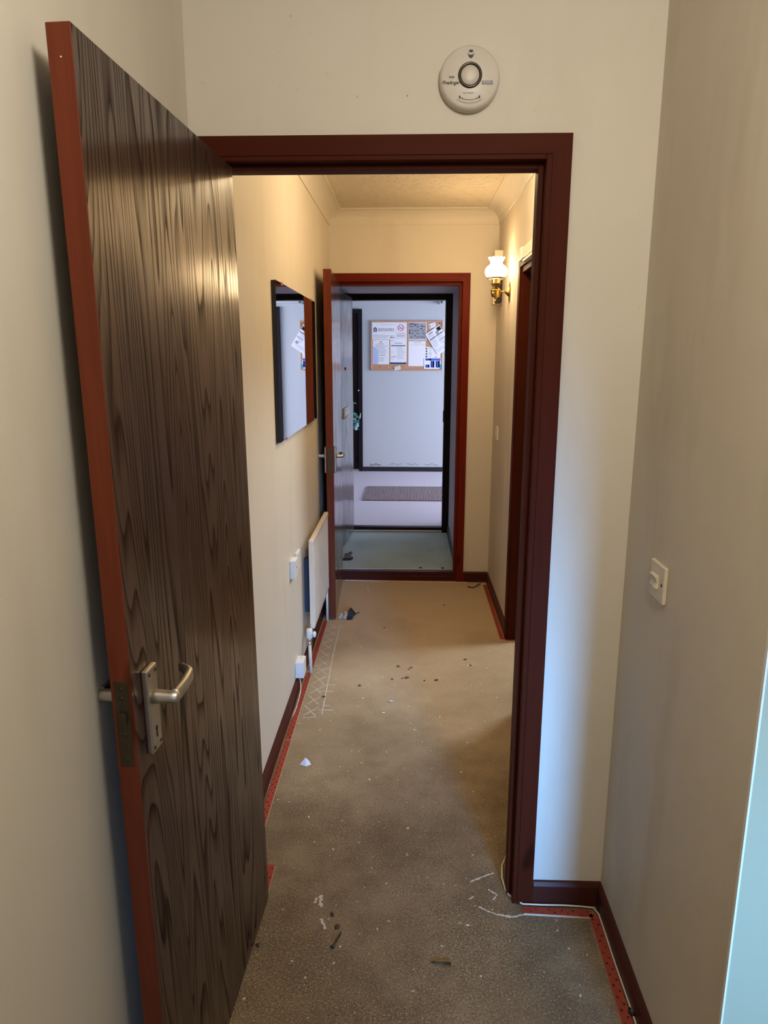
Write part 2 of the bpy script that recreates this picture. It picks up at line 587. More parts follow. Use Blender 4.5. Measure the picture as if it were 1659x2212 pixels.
# ------------------------------------------------------------------ walls
struct('wall_left', MB().box((XL - 0.1, -3.4, 0), (XL, YF, ZC)), M['cream'], 'cream wall running along the left of the whole corridor')
m = MB()
m.box((XL, YW, 0), (-0.475, YB, ZC)).box((0.332, YW, 0), (XR, YB, ZC)).box((-0.475, YW, 2.018), (0.332, YB, ZC))
struct('wall_partition', m, M['cream'], 'cream wall around and above the near doorway')
m = MB()
m.box((XR, 1.066, 0), (XR + 0.1, 2.94, ZC)).box((XR, 3.785, 0), (XR + 0.1, YF, ZC)).box((XR, 2.94, 1.992), (XR + 0.1, 3.785, ZC))
struct('wall_right', m, M['cream_dirty'], 'grubby cream wall along the right of the corridor with a light switch')
m = MB()
m.box((XR + 0.0035, 1.06, 0), (3.2, 1.160, ZC))
struct('wall_green', m, M['green'], 'pale mint green wall end at the right edge, lit by daylight')
struct('trim_1', MB().box((XR, 1.0585, 0), (XR + 0.0035, 1.066, ZC)), M['white_edge'], 'thin white plaster edge where cream wall meets green wall', 'wall edge')
m = MB()
m.box((XL, YF, 0), (-0.496, 4.86, ZC)).box((0.350, YF, 0), (XR + 0.13, 4.86, ZC)).box((-0.496, YF, 2.034), (0.350, 4.86, ZC))
struct('wall_far', m, M['cream'], 'cream wall around the far doorway at the end of the corridor')
m = MB()
m.box((-0.70, 4.86, 0), (-0.60, YL, 2.066)).box((0.365, 4.86, 0), (0.465, YL, 2.066))
struct('wall_lobby', m, M['lobby'], 'shaded grey side walls of the lobby')
m = MB()
m.box((-3.0, YL, 0), (-0.54, YL + 0.08, 2.285)).box((0.372, YL, 0), (4.0, YL + 0.08, 2.285)).box((-0.54, YL, 2.068), (0.372, YL + 0.08, 2.285))
struct('wall_hall_near', m, M['hall'], 'hall wall around the outer doorway')
struct('wall_hall', MB().box((-3.0, YH, 0), (4.0, YH + 0.1, 2.285)), M['hall'], 'pale bluish white hall wall behind the notice board')
struct('wall_hall_left', MB().box((-3.1, YL, 0), (-3.0, YH, 2.285)), M['hall'], 'left end wall of the hall')
struct('wall_hall_right', MB().box((4.0, YL, 0), (4.1, YH, 2.285)), M['hall'], 'right end wall of the hall')
struct('wall_back', MB().box((-0.62, -3.5, 0), (3.3, -3.4, ZC)), M['cream'], 'wall behind the camera')
struct('wall_front_right', MB().box((3.2, -3.4, 0), (3.3, 6.6, ZC)), M['cream'], 'wall of the room to the right')
struct('wall_side_room', MB().box((0.70, 6.6, 0), (3.2, 6.7, ZC)), M['cream'], 'far wall of the side room')
# window frames where the daylight comes in
def window(name, x0, x1, y0, y1, z0, z1, axis, label):
    m = MB()
    w = 0.06
    if axis == 'y':
        y = y0
        for a, b in (((x0, z0), (x1, z0 + w)), ((x0, z1 - w), (x1, z1)), ((x0, z0), (x0 + w, z1)), ((x1 - w, z0), (x1, z1)), (((x0 + x1) / 2 - w / 2, z0), ((x0 + x1) / 2 + w / 2, z1))):
            m.box((a[0], y, a[1]), (b[0], y + 0.05, b[1]))
    else:
        x = x0
        for a, b in (((y0, z0), (y1, z0 + w)), ((y0, z1 - w), (y1, z1)), ((y0, z0), (y0 + w, z1)), ((y1 - w, z0), (y1, z1))):
            m.box((x - 0.05, a[0], a[1]), (x, b[0], b[1]))
    o = struct(name, m, M['white'], label, 'window')
    p = MB()
    if axis == 'y':
        p.box((x0 + w, y0 + 0.005, z0 + w), (x1 - w, y0 + 0.01, z1 - w))
    else:
        p.box((x0 - 0.01, y0 + w, z0 + w), (x0 - 0.005, y1 - w, z1 - w))
    p.build('pane', M['sky_pane'], o)


window('window_1', 0.85, 2.65, -3.4, -3.4, 0.85, 2.15, 'y', 'window behind the camera')
window('window_2', 3.2, 3.2, 4.6, 5.6, 0.8, 2.1, 'x', 'window of the side room')
window('window_3', 4.0, 4.0, 7.0, 9.4, 0.2, 2.2, 'x', 'glazed end of the common hall')

# coving: quarter hollow between walls and corridor ceiling
def cove_profile(n=8, s=0.086):
    # (distance from wall, height) - concave, with a small bead at both edges
    pts = [(0.0, ZC), (0.0, ZC - s), (0.005, ZC - s)]
    r = s - 0.008
    cx, cz = 0.005 + r, ZC - s + 0.002
    for i in range(n + 1):
        a = PI - (PI / 2) * i / n
        pts.append((cx + r * math.cos(a), cz + r * math.sin(a)))
    pts += [(s, ZC - 0.006), (s, ZC)]
    return pts


cp = cove_profile()
m = MB()
m.prism([(d, z) for d, z in cp], (XL, YB, 0), (1, 0, 0), (0, 0, 1), (0, YF - YB, 0))
struct('cornice_left', m, M['cream'], 'hollow plaster coving along the left of the corridor ceiling', 'coving')
m = MB()
m.prism([(-d, z) for d, z in cp], (XR, YB, 0), (1, 0, 0), (0, 0, 1), (0, YF - YB, 0))
struct('cornice_right', m, M['cream'], 'hollow plaster coving along the right of the corridor ceiling', 'coving')
m = MB()
m.prism([(-d, z) for d, z in cp], (XL, YF, 0), (0, 1, 0), (0, 0, 1), (XR - XL, 0, 0))
struct('cornice_far', m, M['cream'], 'hollow plaster coving above the far doorway', 'coving')

# ------------------------------------------------------------------ skirting boards
def skirt(name, a, b, nrm, label, h=0.074, t=0.013, mat='skirt'):
    """a, b: floor ends on the wall plane; nrm: direction out of the wall"""
    prof = [(0, 0), (t, 0), (t, h - 0.012), (t * 0.55, h - 0.002), (0, h)]
    a, b, n = Vector((*a, 0)), Vector((*b, 0)), Vector((*nrm, 0))
    m = MB()
    m.prism(prof, a, n, (0, 0, 1), b - a)
    return struct(name, m, M[mat], label, 'skirting board')


skirt('baseboard_left', (XL, YB), (XL, YF), (1, 0), 'dark red brown skirting along the left corridor wall')
skirt('baseboard_left_near', (XL, -3.4), (XL, YW), (1, 0), 'dark skirting behind the near open door')
skirt('baseboard_partition', (0.374, YW), (XR, YW), (0, -1), 'short dark skirting between near doorway and right wall')
skirt('baseboard_right_near', (XR, 1.066), (XR, YW - 0.013), (-1, 0), 'dark skirting below the light switch wall on the right')
skirt('baseboard_far', (0.395, YF), (XR, YF), (0, -1), 'short dark skirting right of the far doorway')
skirt('baseboard_right', (XR, 3.80), (XR, YF - 0.013), (-1, 0), 'dark skirting on the right wall between side doorway and far end')
skirt('baseboard_hall', (-0.62, YH), (0.70, YH), (0, -1), 'blackish skirting below the notice board wall', 0.062, 0.015, 'hall_skirt')
skirt('baseboard_lobby', (0.365, 4.875), (0.365, YL), (-1, 0), 'dull skirting on the right lobby wall', 0.075, 0.012, 'hall_skirt')

# ------------------------------------------------------------------ near door frame (architrave, lining, stop)
fr = thing('trim_2', (0, YW, 0), 'dark red timber frame with architrave around the near doorway', 'door frame', None, 'structure')
YA = 1.7745


def architrave(m, xi, xo, z0, z1, y0, y1, bev=0.004):
    """vertical board between inner edge xi and outer edge xo with an eased edge"""
    m.box((xi, y0, z0), (xo, y1, z1), bev)


# right leg and head meet in a mitre
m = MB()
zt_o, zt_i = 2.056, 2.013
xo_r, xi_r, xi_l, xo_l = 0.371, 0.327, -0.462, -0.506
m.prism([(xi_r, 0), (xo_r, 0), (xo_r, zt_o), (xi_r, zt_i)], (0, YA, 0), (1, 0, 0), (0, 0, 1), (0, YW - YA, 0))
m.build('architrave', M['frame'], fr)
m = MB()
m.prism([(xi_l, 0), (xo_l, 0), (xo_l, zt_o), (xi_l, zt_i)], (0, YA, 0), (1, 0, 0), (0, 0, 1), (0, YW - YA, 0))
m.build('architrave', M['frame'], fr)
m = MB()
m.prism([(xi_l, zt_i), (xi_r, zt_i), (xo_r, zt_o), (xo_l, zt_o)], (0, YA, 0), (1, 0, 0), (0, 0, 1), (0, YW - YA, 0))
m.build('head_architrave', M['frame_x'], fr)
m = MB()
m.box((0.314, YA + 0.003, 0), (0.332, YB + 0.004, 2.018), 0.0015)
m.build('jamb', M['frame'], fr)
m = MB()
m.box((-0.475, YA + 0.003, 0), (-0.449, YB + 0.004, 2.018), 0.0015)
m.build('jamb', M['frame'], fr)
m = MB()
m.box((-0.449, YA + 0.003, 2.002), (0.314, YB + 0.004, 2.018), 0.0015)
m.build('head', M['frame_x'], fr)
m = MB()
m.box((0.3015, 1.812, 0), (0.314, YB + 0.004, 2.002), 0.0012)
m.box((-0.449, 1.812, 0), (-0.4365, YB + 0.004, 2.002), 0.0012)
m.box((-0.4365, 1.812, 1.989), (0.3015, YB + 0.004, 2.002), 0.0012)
m.build('door_stop', M['frame'], fr)

# ------------------------------------------------------------------ far door frame and sill
ff = thing('trim_3', (0, YF, 0), 'red timber frame with architrave around the far doorway', 'door frame', None, 'structure')
YA2 = 4.7765
xo, xi, xil, xol = 0.393, 0.354, -0.463, -0.506
zo, zi = 2.078, 2.037
m = MB()
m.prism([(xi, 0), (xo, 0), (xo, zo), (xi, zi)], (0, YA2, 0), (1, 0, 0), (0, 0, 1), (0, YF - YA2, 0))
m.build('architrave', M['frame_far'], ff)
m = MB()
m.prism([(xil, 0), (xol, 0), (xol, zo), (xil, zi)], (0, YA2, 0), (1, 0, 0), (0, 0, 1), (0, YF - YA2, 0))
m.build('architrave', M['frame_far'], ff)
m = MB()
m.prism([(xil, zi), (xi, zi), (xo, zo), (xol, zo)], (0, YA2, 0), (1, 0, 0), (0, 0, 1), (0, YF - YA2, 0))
m.build('head_architrave', M['frame_far_lit_x'], ff)
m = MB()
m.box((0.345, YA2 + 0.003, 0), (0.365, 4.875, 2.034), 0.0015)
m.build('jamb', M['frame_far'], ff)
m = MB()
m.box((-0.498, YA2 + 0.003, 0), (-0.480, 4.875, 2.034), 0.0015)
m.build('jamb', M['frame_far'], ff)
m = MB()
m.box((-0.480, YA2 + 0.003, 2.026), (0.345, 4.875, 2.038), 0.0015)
m.build('head', M['frame_far_lit_x'], ff)
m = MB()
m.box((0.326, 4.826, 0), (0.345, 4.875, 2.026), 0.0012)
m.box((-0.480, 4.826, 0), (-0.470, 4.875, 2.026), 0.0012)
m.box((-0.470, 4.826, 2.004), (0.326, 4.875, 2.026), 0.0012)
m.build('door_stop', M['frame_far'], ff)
m = MB()
m.box((-0.480, 4.800, 0), (0.345, 4.826, 0.034), 0.002)
m.box((-0.470, 4.826, 0), (0.326, 4.872, 0.058), 0.002)
m.build('sill', M['skirt'], ff)
m = MB()
m.box((-0.470, 4.872, 0.0), (0.326, 4.882, 0.062), 0.001)
m.build('threshold_strip', M['alu'], ff)

# outer frame between lobby and hall
of = thing('trim_4', (0, YL, 0), 'blackish timber frame between lobby and common hall', 'door frame', None, 'structure')
m = MB()
m.box((0.309, YL, 0), (0.372, YL + 0.10, 2.016), 0.002)
m.box((0.330, YL - 0.02, 0.078), (0.365, YL, 2.05), 0.002)
m.build('jamb', M['outer'], of)
m = MB()
m.box((-0.54, YL, 0), (-0.490, YL + 0.10, 2.016), 0.002)
m.build('jamb', M['outer'], of)
m = MB()
m.box((-0.54, YL, 2.016), (0.372, YL + 0.10, 2.068), 0.002)
m.build('head', M['outer'], of)
m = MB()
m.box((-0.49, YL + 0.03, 0.0), (0.309, YL + 0.10, 0.040), 0.003)
m.build('threshold', M['outer'], of)
m = MB()
m.box((-0.49, YL + 0.0, 0.0), (0.309, YL + 0.03, 0.018), 0.002)
m.build('threshold_strip', M['alu'], of)
m = MB()
m.box((0.303, YL + 0.03, 0.99), (0.309, YL + 0.06, 1.09), 0.001)
m.build('strike_plate', M['dull_brass'], of)

# side doorway on the right (far jamb in view)
sf = thing('trim_5', (XR, 3.77, 0), 'dark red frame of the side doorway on the right', 'door frame', None, 'structure')
m = MB()
m.box((XR - 0.015, 3.745, 0), (XR, 3.802, 2.046), 0.003)
m.build('architrave', M['frame'], sf)
m = MB()
m.box((XR - 0.015, 2.925, 0), (XR, 2.982, 2.046), 0.003)
m.build('architrave', M['frame'], sf)
m = MB()
m.box((XR - 0.015, 2.982, 1.992), (XR, 3.745, 2.046), 0.003)
m.build('head_architrave', M['frame'], sf)
m = MB()
m.box((XR - 0.003, 3.735, 0), (XR + 0.103, 3.785, 1.990), 0.002)
m.box((XR + 0.042, 3.722, 0), (XR + 0.085, 3.735, 1.966), 0.002)
m.build('jamb', M['frame'], sf)
m = MB()
m.box((XR - 0.003, 2.94, 0), (XR + 0.103, 2.990, 1.990), 0.002)
m.build('jamb', M['frame'], sf)
m = MB()
m.box((XR - 0.003, 2.990, 1.966), (XR + 0.103, 3.735, 1.992), 0.002)
m.build('head', M['frame'], sf)

# ------------------------------------------------------------------ doors
def lever_set(door, x, zc, yf, out, mat, keyhole=True, rise=0.0, plate=(0.041, 0.152), reach=0.088):
    """handle on the door face y=yf (outward = out), lever pointing to the hinge (-x)"""
    pw, ph = plate
    m = MB()
    m.box((x - pw / 2, yf, zc - ph / 2), (x + pw / 2, yf + out * 0.011, zc + ph / 2), 0.003, 3)
    p = m.build('handle', mat, door, local=True)
    zl = zc + 0.022
    y1 = yf + out * 0.011
    m = MB()
    m.lathe([(0.0125, 0), (0.0120, out * 0.010), (0.0105, out * 0.030), (0.0115, out * 0.041), (0.004, out * 0.045)], (x, y1, zl), 'y', 20)
    # the grip sweeps towards the hinge and its tip curls back to the door
    pts = []
    for i in range(13):
        t = i / 12
        yy = y1 + out * (0.035 + 0.004 * math.sin(t * PI) - 0.018 * max(0, (t - 0.80) / 0.2) ** 2)
        pts.append((x - reach * t, yy, zl + rise * t, 0.0125 - 0.003 * t))
    rings = []
    for px, py, pz, hw in pts:
        rings.append([m.bm.verts.new((px, py + dy * 0.0065, pz + dz * hw)) for dy, dz in ((-1, -0.7), (-0.4, -1), (0.4, -1), (1, -0.7), (1, 0.7), (0.4, 1), (-0.4, 1), (-1, 0.7))])
    for a, b in zip(rings, rings[1:]):
        for i in range(8):
            f = m.bm.faces.new((a[i], a[(i + 1) % 8], b[(i + 1) % 8], b[i]))
            f.smooth = True
    m.bm.faces.new(rings[0][::-1])
    m.bm.faces.new(rings[-1])
    m.build('lever', mat, p, local=True)
    for sx in (-1, 1):
        for sz in (-1, 1):
            s = MB()
            s.lathe([(0.0036, 0), (0.0036, out * 0.0006), (0.0015, out * 0.0012)], (x + sx * (pw / 2 - 0.008), y1, zc + sz * (ph / 2 - 0.010)), 'y', 12)
            s.build('screw', M['dull_brass'], p, local=True)
    if keyhole:
        k = MB()
        k.lathe([(0.0042, 0), (0.0042, out * 0.0006)], (x, y1, zc - 0.036), 'y', 16)
        k.prism([(-0.0018, 0), (0.0018, 0), (0.0028, -0.016), (-0.0028, -0.016)], (x, y1, zc - 0.036), (1, 0, 0), (0, 0, 1), (0, out * 0.0006, 0))
        k.build('keyhole', M['black'], p, local=True)
    return p


def leaf(door, w, t, z0, z1, face, edge):
    m = MB()
    m.box((0, 0, z0), (w, t, z1), 0.0012, 1)
    bm = m.bm
    for f in bm.faces:
        f.normal_update()
    bmesh.ops.recalc_face_normals(bm, faces=bm.faces)
    for f in bm.faces:
        f.material_index = 0 if abs(f.normal.y) > 0.9 else 1
    return m.build('leaf', [face, edge], door, local=True)


def lock_edge(door, w, t, zc, h=0.15, mat='dull_brass'):
    m = MB()
    m.box((w, t / 2 - 0.0115, zc - h / 2), (w + 0.0008, t / 2 + 0.0115, zc + h / 2), 0.0003, 1)
    p = m.build('lock_plate', M[mat], door, local=True)
    m = MB()
    m.prism([(-0.006, -0.010), (0.006, -0.010), (0.006, 0.010), (-0.006, 0.010)], (w + 0.0008, t / 2, zc + 0.012), (0, 1, 0), (0, 0, 1), (0.004, 0, 0))
    m.build('latch', M['brass'] if mat != 'dull_brass' else M['dull_brass'], p, local=True)
    for dz in (-0.064, 0.046, 0.062, -0.018):
        s = MB()
        s.lathe([(0.0034, 0), (0.0034, 0.0005)], (w + 0.0008, t / 2, zc + dz), 'x', 12)
        s.build('screw', M['nail'], p, local=True)
    return p


def hinges(door, t, zs):
    for z in zs:
        m = MB()
        m.lathe([(0.006, 0), (0.006, 0.1)], (-0.004, -0.004, z), 'z', 14)
        m.box((-0.002, 0.001, z), (0.0, t * 0.7, z + 0.1))
        m.build('hinge', M['dull_brass'], door, local=True)


A1 = -math.radians(90 + 2.45)
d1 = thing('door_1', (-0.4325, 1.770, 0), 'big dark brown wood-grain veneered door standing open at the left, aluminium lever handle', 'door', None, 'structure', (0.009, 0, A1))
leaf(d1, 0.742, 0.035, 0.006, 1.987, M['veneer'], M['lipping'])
lever_set(d1, 0.685, 0.975, 0.035, 1, M['alu'], rise=0.012)
lever_set(d1, 0.685, 0.975, 0.0, -1, M['alu'])
lock_edge(d1, 0.742, 0.035, 0.975)
hinges(d1, 0.035, (0.22, 1.0, 1.68))
m = MB()
m.lathe([(0.0014, 0), (0.0010, 0.0006)], (0.742, 0.018, 1.945), 'x', 10)
m.build('paint_fleck', M['ivory'], d1, local=True)

A2 = -math.radians(90 - 2.0)
d2 = thing('door_2', (-0.4965, 4.7745, 0), 'red edged door open against the left wall at the far end, satin lever handles', 'door', None, 'structure', (0, 0, A2))
leaf(d2, 0.762, 0.044, 0.010, 2.018, M['veneer2'], M['lipping'])
lever_set(d2, 0.712, 0.968, 0.044, 1, M['alu'], reach=0.10)
lever_set(d2, 0.712, 0.968, 0.0, -1, M['alu'], reach=0.10, keyhole=False)
lock_edge(d2, 0.762, 0.044, 0.968)
hinges(d2, 0.044, (0.2, 1.0, 1.75))

A3 = -math.radians(90 + 4.4)
d3 = thing('door_3', (-0.526, 6.188, 0), 'glossy streaked outer door folded back inside the lobby, with letter plate and spyhole', 'door', None, 'structure', (0, 0, A3))
leaf(d3, 0.762, 0.044, 0.022, 2.036, M['veneer3'], M['outer'])
m = MB()
m.box((0.270, 0.044, 1.055), (0.490, 0.056, 1.145), 0.003)
lp = m.build('letter_plate', M['white'], d3, local=True)
m = MB()
m.box((0.285, 0.056, 1.062), (0.475, 0.070, 1.080), 0.003)
m.build('flap_handle', M['white'], lp, local=True)
m = MB()
m.box((0.285, 0.056, 1.125), (0.475, 0.0566, 1.129))
m.build('slot_line', M['grey_ink'], lp, local=True)
m = MB()
m.lathe([(0.012, 0), (0.012, 0.004), (0.006, 0.006)], (0.381, 0.044, 1.455), 'y', 18)
m.build('spyhole', M['black'], d3, local=True)

# ------------------------------------------------------------------ wall lamp
LX, LY = 0.487, 4.19
lamp = thing('wall_lamp', (LX, LY, 1.913), 'lit brass oil-lamp style wall light with white frilled glass shade', 'wall lamp')


def frill(k, a, r, h):
    if k in (8, 9, 10, 11):
        w = 0.5 + 0.5 * math.cos(12 * a)
        return r * (1 + (0.07 if k >= 9 else 0.03) * w), h + (0.006 * w if k in (9, 10) else 0.0)
    return r, h


m = MB()
m.lathe([(0.040, 1.988), (0.047, 1.990), (0.058, 2.000), (0.0635, 2.016), (0.062, 2.030), (0.053, 2.046), (0.037, 2.058), (0.0325, 2.068), (0.037, 2.080), (0.0445, 2.089), (0.043, 2.092), (0.036, 2.082), (0.030, 2.068), (0.034, 2.058)], (LX, LY, 0), 'z', 48, frill, cap=False)
m.build('lamp_shade', M['shade'], lamp)
m = MB()
m.lathe([(0.0475, 1.980), (0.0490, 1.982), (0.0490, 1.988), (0.0465, 1.990)], (LX, LY, 0), 'z', 40, cap=False)
m.lathe([(0.044, 1.981), (0.044, 1.989), (0.0475, 1.980)], (LX, LY, 0), 'z', 40, cap=False)
for k in range(4):
    a = PI / 4 + k * PI / 2
    m.tube([(LX + 0.028 * math.cos(a), LY + 0.028 * math.sin(a), 1.957), (LX + 0.046 * math.cos(a), LY + 0.046 * math.sin(a), 1.985)], 0.0014, 6)
m.build('gallery', M['dull_brass'], lamp)
m = MB()
for k in range(14):
    a = 2 * PI * k / 14
    m.bar((LX + 0.021 * math.cos(a), LY + 0.021 * math.sin(a), 1.957), (LX + 0.021 * math.cos(a), LY + 0.021 * math.sin(a), 1.980), 0.006, 0.002, (math.cos(a), math.sin(a), 0))
m.lathe([(0.022, 1.978), (0.023, 1.980), (0.022, 1.982)], (LX, LY, 0), 'z', 28)
m.build('burner', M['brass'], lamp)
m = MB()
m.lathe([(0.0285, 1.958), (0.029, 1.955), (0.022, 1.948), (0.012, 1.939), (0.008, 1.932)], (LX, LY, 0), 'z', 32)
m.build('cup', M['dull_brass'], lamp)
m = MB()
m.lathe([(0.004, 1.861), (0.0045, 1.866), (0.003, 1.868), (0.006, 1.872), (0.005, 1.876), (0.009, 1.880), (0.020, 1.884), (0.0255, 1.895), (0.0265, 1.908), (0.0265, 1.918), (0.029, 1.919), (0.029, 1.922), (0.0255, 1.923), (0.021, 1.930), (0.009, 1.936), (0.006, 1.940)], (LX, LY, 0), 'z', 36)
m.build('oil_font', M['brass'], lamp)
m = MB()
m.tube([(LX + 0.02, LY, 1.913), (LX + 0.045, LY, 1.912), (XR - 0.026, LY, 1.912)], 0.0045, 12)
m.build('arm', M['brass'], lamp)
# pierced leaf shaped back plate
out = []
for i in range(40):
    a = 2 * PI * i / 40
    r = 1 + 0.07 * math.cos(9 * a)
    out.append((0.032 * r * math.cos(a), 0.052 * r * math.sin(a) * (1.1 if math.sin(a) < 0 else 1.0)))
m = MB()
m.prism(out, (XR, LY, 1.912), (0, 1, 0), (0, 0, 1), (-0.004, 0, 0))
m.lathe([(0.029, 0), (0.028, -0.004), (0.020, -0.012), (0.010, -0.022), (0.006, -0.026)], (XR - 0.004, LY, 1.912), 'x', 24)
m.build('back_plate', M['old_brass'], lamp)

pl = bpy.data.lights.new('lamp_fill', 'POINT')  # added fill light outside the glass shade, lifting the lower corridor
pl.energy = 4.0
pl.color = (1.0, 0.70, 0.38)
pl.shadow_soft_size = 0.06
po = bpy.data.objects.new('lamp_fill', pl)
COL.objects.link(po)
po.parent = lamp
po.location = (-0.17, -0.05, 1.96 - 1.913)

# ------------------------------------------------------------------ things on the right corridor wall
ch = thing('door_chime', (XR, 4.60, 2.02), 'tall cream and brown box chime on the wall behind the lamp', 'door chime')
MB().box((0.515, 4.545, 1.868), (XR, 4.66, 2.185), 0.004).build('case', M['ivory'], ch)
m = MB()
m.box((0.522, 4.538, 1.880), (XR - 0.002, 4.545, 2.105), 0.002)
m.build('front_panel', M['bronze'], ch)
MB().lathe([(0.004, 0), (0.003, -0.003)], (0.548, 4.538, 1.99), 'y', 12).build('bell_button', M['brass'], ch)
MB().box((0.525, 4.533, 1.872), (XR - 0.006, 4.538, 1.905), 0.001).build('name_plate', M['bronze'], ch)

sw = thing('light_switch', (XR, 4.52, 1.08), 'small white light switch beside the side doorway, below the lamp', 'light switch')
MB().box((XR - 0.009, 4.477, 1.037), (XR, 4.563, 1.123), 0.003).build('plate', M['white'], sw)
MB().box((XR - 0.015, 4.515, 1.066), (XR - 0.009, 4.529, 1.094), 0.002).build('rocker', M['white'], sw)

sw = thing('light_switch', (XR, 1.535, 1.065), 'cream double rocker light switch on the grubby right wall', 'light switch')
MB().box((XR - 0.009, 1.490, 1.024), (XR, 1.578, 1.108), 0.003, 3).build('plate', M['ivory'], sw)
for k in range(3):
    y = 1.520 + k * 0.014
    m = MB()
    m.prism([(0, -0.014), (0.0085 if k == 0 else 0.006, -0.012), (0.0035, 0.0), (0.0085, 0.0135), (0, 0.015)], (XR - 0.009, y, 1.066), (-1, 0, 0), (0, 0, 1), (0, 0.012, 0))
    m.build('rocker', M['ivory'], sw)
for y in (1.502,):
    m = MB()
    m.lathe([(0.0038, 0), (0.0038, -0.0006)], (XR - 0.009, y, 1.066), 'x', 12)
    m.build('screw', M['nail'], sw)

cl = thing('door_closer', (0.53, 3.30, 2.02), 'white overhead door closer above the side doorway', 'door closer')
m = MB()
m.box((0.512, 3.120, 1.992), (XR - 0.015, 3.420, 2.040), 0.004)
m.build('body', M['ivory'], cl)
m = MB()
m.box((0.506, 3.420, 1.986), (XR - 0.015, 3.490, 2.044), 0.006)
m.build('end_cap', M['white'], cl)
m = MB()
m.bar((0.522, 3.39, 1.978), (0.522, 3.02, 1.978), 0.024, 0.010)
m.build('arm', M['white'], cl)
m = MB()
m.lathe([(0.013, 1.940), (0.014, 1.950), (0.014, 1.992)], (0.530, 3.17, 0), 'z', 16)
m.build('spindle', M['white'], cl)

# ------------------------------------------------------------------ mirror
mr = thing('wall_mirror', (XL, 3.324, 1.53), 'frameless rectangular mirror on the left corridor wall reflecting the notice board', 'mirror')
MB().box((XL, 2.758, 1.224), (XL + 0.013, 3.892, 1.836), 0.0008, 1).build('backing', M['black'], mr)
m = MB()
m.box((XL + 0.013, 2.757, 1.223), (XL + 0.017, 3.893, 1.837), 0.0006, 1)
bmesh.ops.recalc_face_normals(m.bm, faces=m.bm.faces)
for f in m.bm.faces:
    f.material_index = 0 if f.normal.x > 0.9 else 1
m.build('mirror_glass', [M['mirror'], M['black']], mr)
for y, z in ((2.90, 1.837), (3.74, 1.837), (2.90, 1.223), (3.80, 1.223)):
    s = 1 if z > 1.5 else -1
    m = MB()
    m.box((XL, y - 0.008, z - s * 0.008), (XL + 0.0195, y + 0.008, z + s * 0.004), 0.001, 1)
    m.build('clip', M['chrome'], mr)

# ------------------------------------------------------------------ radiator
rd = thing('radiator', (-0.485, 3.64, 0.44), 'cream ribbed panel radiator low on the left wall beside the far door', 'radiator')
y0, y1, z0, z1 = 3.335, 3.985, 0.215, 0.676
m = MB()
n = 17
prof = []
for i in range(n):
    a = y0 + 0.012 + (y1 - y0 - 0.024) * i / n
    w = (y1 - y0 - 0.024) / n
    prof += [(a, 0.0), (a + w * 0.22, 0.007), (a + w * 0.70, 0.007), (a + w, 0.0)]
outl = [(y0, 0.0)] + [(a, d + 0.018) for a, d in prof] + [(y1, 0.018), (y1, 0.0)]
outl[1:1] = [(y0, 0.018)]
m.prism(outl, (-0.484, 0, z0 + 0.022), (0, 1, 0), (1, 0, 0), (0, 0, z1 - z0 - 0.044))
m.build('panel', M['rad'], rd)
m = MB()
m.box((-0.484, y0 - 0.002, z1 - 0.030), (-0.459, y1 + 0.002, z1), 0.006, 3)
m.build('top_rail', M['rad'], rd)
m = MB()
m.box((-0.484, y0 - 0.002, z0), (-0.460, y1 + 0.002, z0 + 0.030), 0.006, 3)
m.build('bottom_rail', M['rad'], rd)
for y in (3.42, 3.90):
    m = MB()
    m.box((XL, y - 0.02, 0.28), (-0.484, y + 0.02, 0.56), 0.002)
    m.build('shadow_strip', M['rad_shadow'], rd)  # dark blue blocks painted as the shadow between radiator and wall
m = MB()
m.lathe([(0.013, 0.150), (0.013, 0.158), (0.0105, 0.160), (0.0105, 0.168), (0.013, 0.170), (0.0135, 0.178), (0.011, 0.180)], (-0.484, 3.300, 0), 'z', 18)
m.tube([(-0.484, 3.30, 0.185), (-0.478, 3.32, 0.196), (-0.474, 3.345, 0.205)], 0.010, 12)
v = m.build('valve', M['chrome'], rd)
m = MB()
m.lathe([(0.013, 0.180), (0.0155, 0.184), (0.0155, 0.224), (0.012, 0.229), (0.004, 0.230)], (-0.484, 3.300, 0), 'z', 20)
m.lathe([(0.013, 0), (0.015, 0.004), (0.015, 0.012), (0.008, 0.015)], (-0.466, 3.300, 0.200), 'x', 18)
m.build('valve_cap', M['white'], v)
m = MB()
m.tube([(-0.484, 3.300, 0.155), (-0.482, 3.295, 0.08), (-0.478, 3.280, 0.0)], 0.0085, 12)
m.build('pipe', M['rad'], rd)
m = MB()
m.tube([(-0.476, 3.995, 0.215), (-0.476, 3.998, 0.10), (-0.476, 3.998, 0.0)], 0.0075, 12)
m.build('pipe', M['rad'], rd)

# sockets and junction box
so = thing('telephone_socket', (XL, 3.02, 0.63), 'white raised telephone socket box on the left wall, nearer the camera', 'socket')
MB().box((XL, 2.985, 0.588), (XL + 0.026, 3.058, 0.672), 0.003, 3).build('body', M['white'], so)
MB().lathe([(0.004, 0), (0.003, 0.001)], (XL + 0.026, 3.022, 0.635), 'x', 12).build('screw', M['nail'], so)
so = thing('aerial_socket', (XL, 3.18, 0.62), 'flat white socket plate between telephone socket and radiator', 'socket')
MB().box((XL, 3.137, 0.580), (XL + 0.012, 3.222, 0.664), 0.002, 2).build('plate', M['white'], so)
for z in (0.640, 0.604):
    MB().lathe([(0.003, 0), (0.003, 0.0006)], (XL + 0.012, 3.180, z), 'x', 10).build('screw', M['nail'], so)
jb = thing('junction_box', (XL, 3.09, 0.12), 'small white box above the skirting with a cable hanging from it', 'junction box')
MB().box((XL, 3.050, 0.082), (XL + 0.040, 3.135, 0.160), 0.0025, 2).build('case', M['white'], jb)
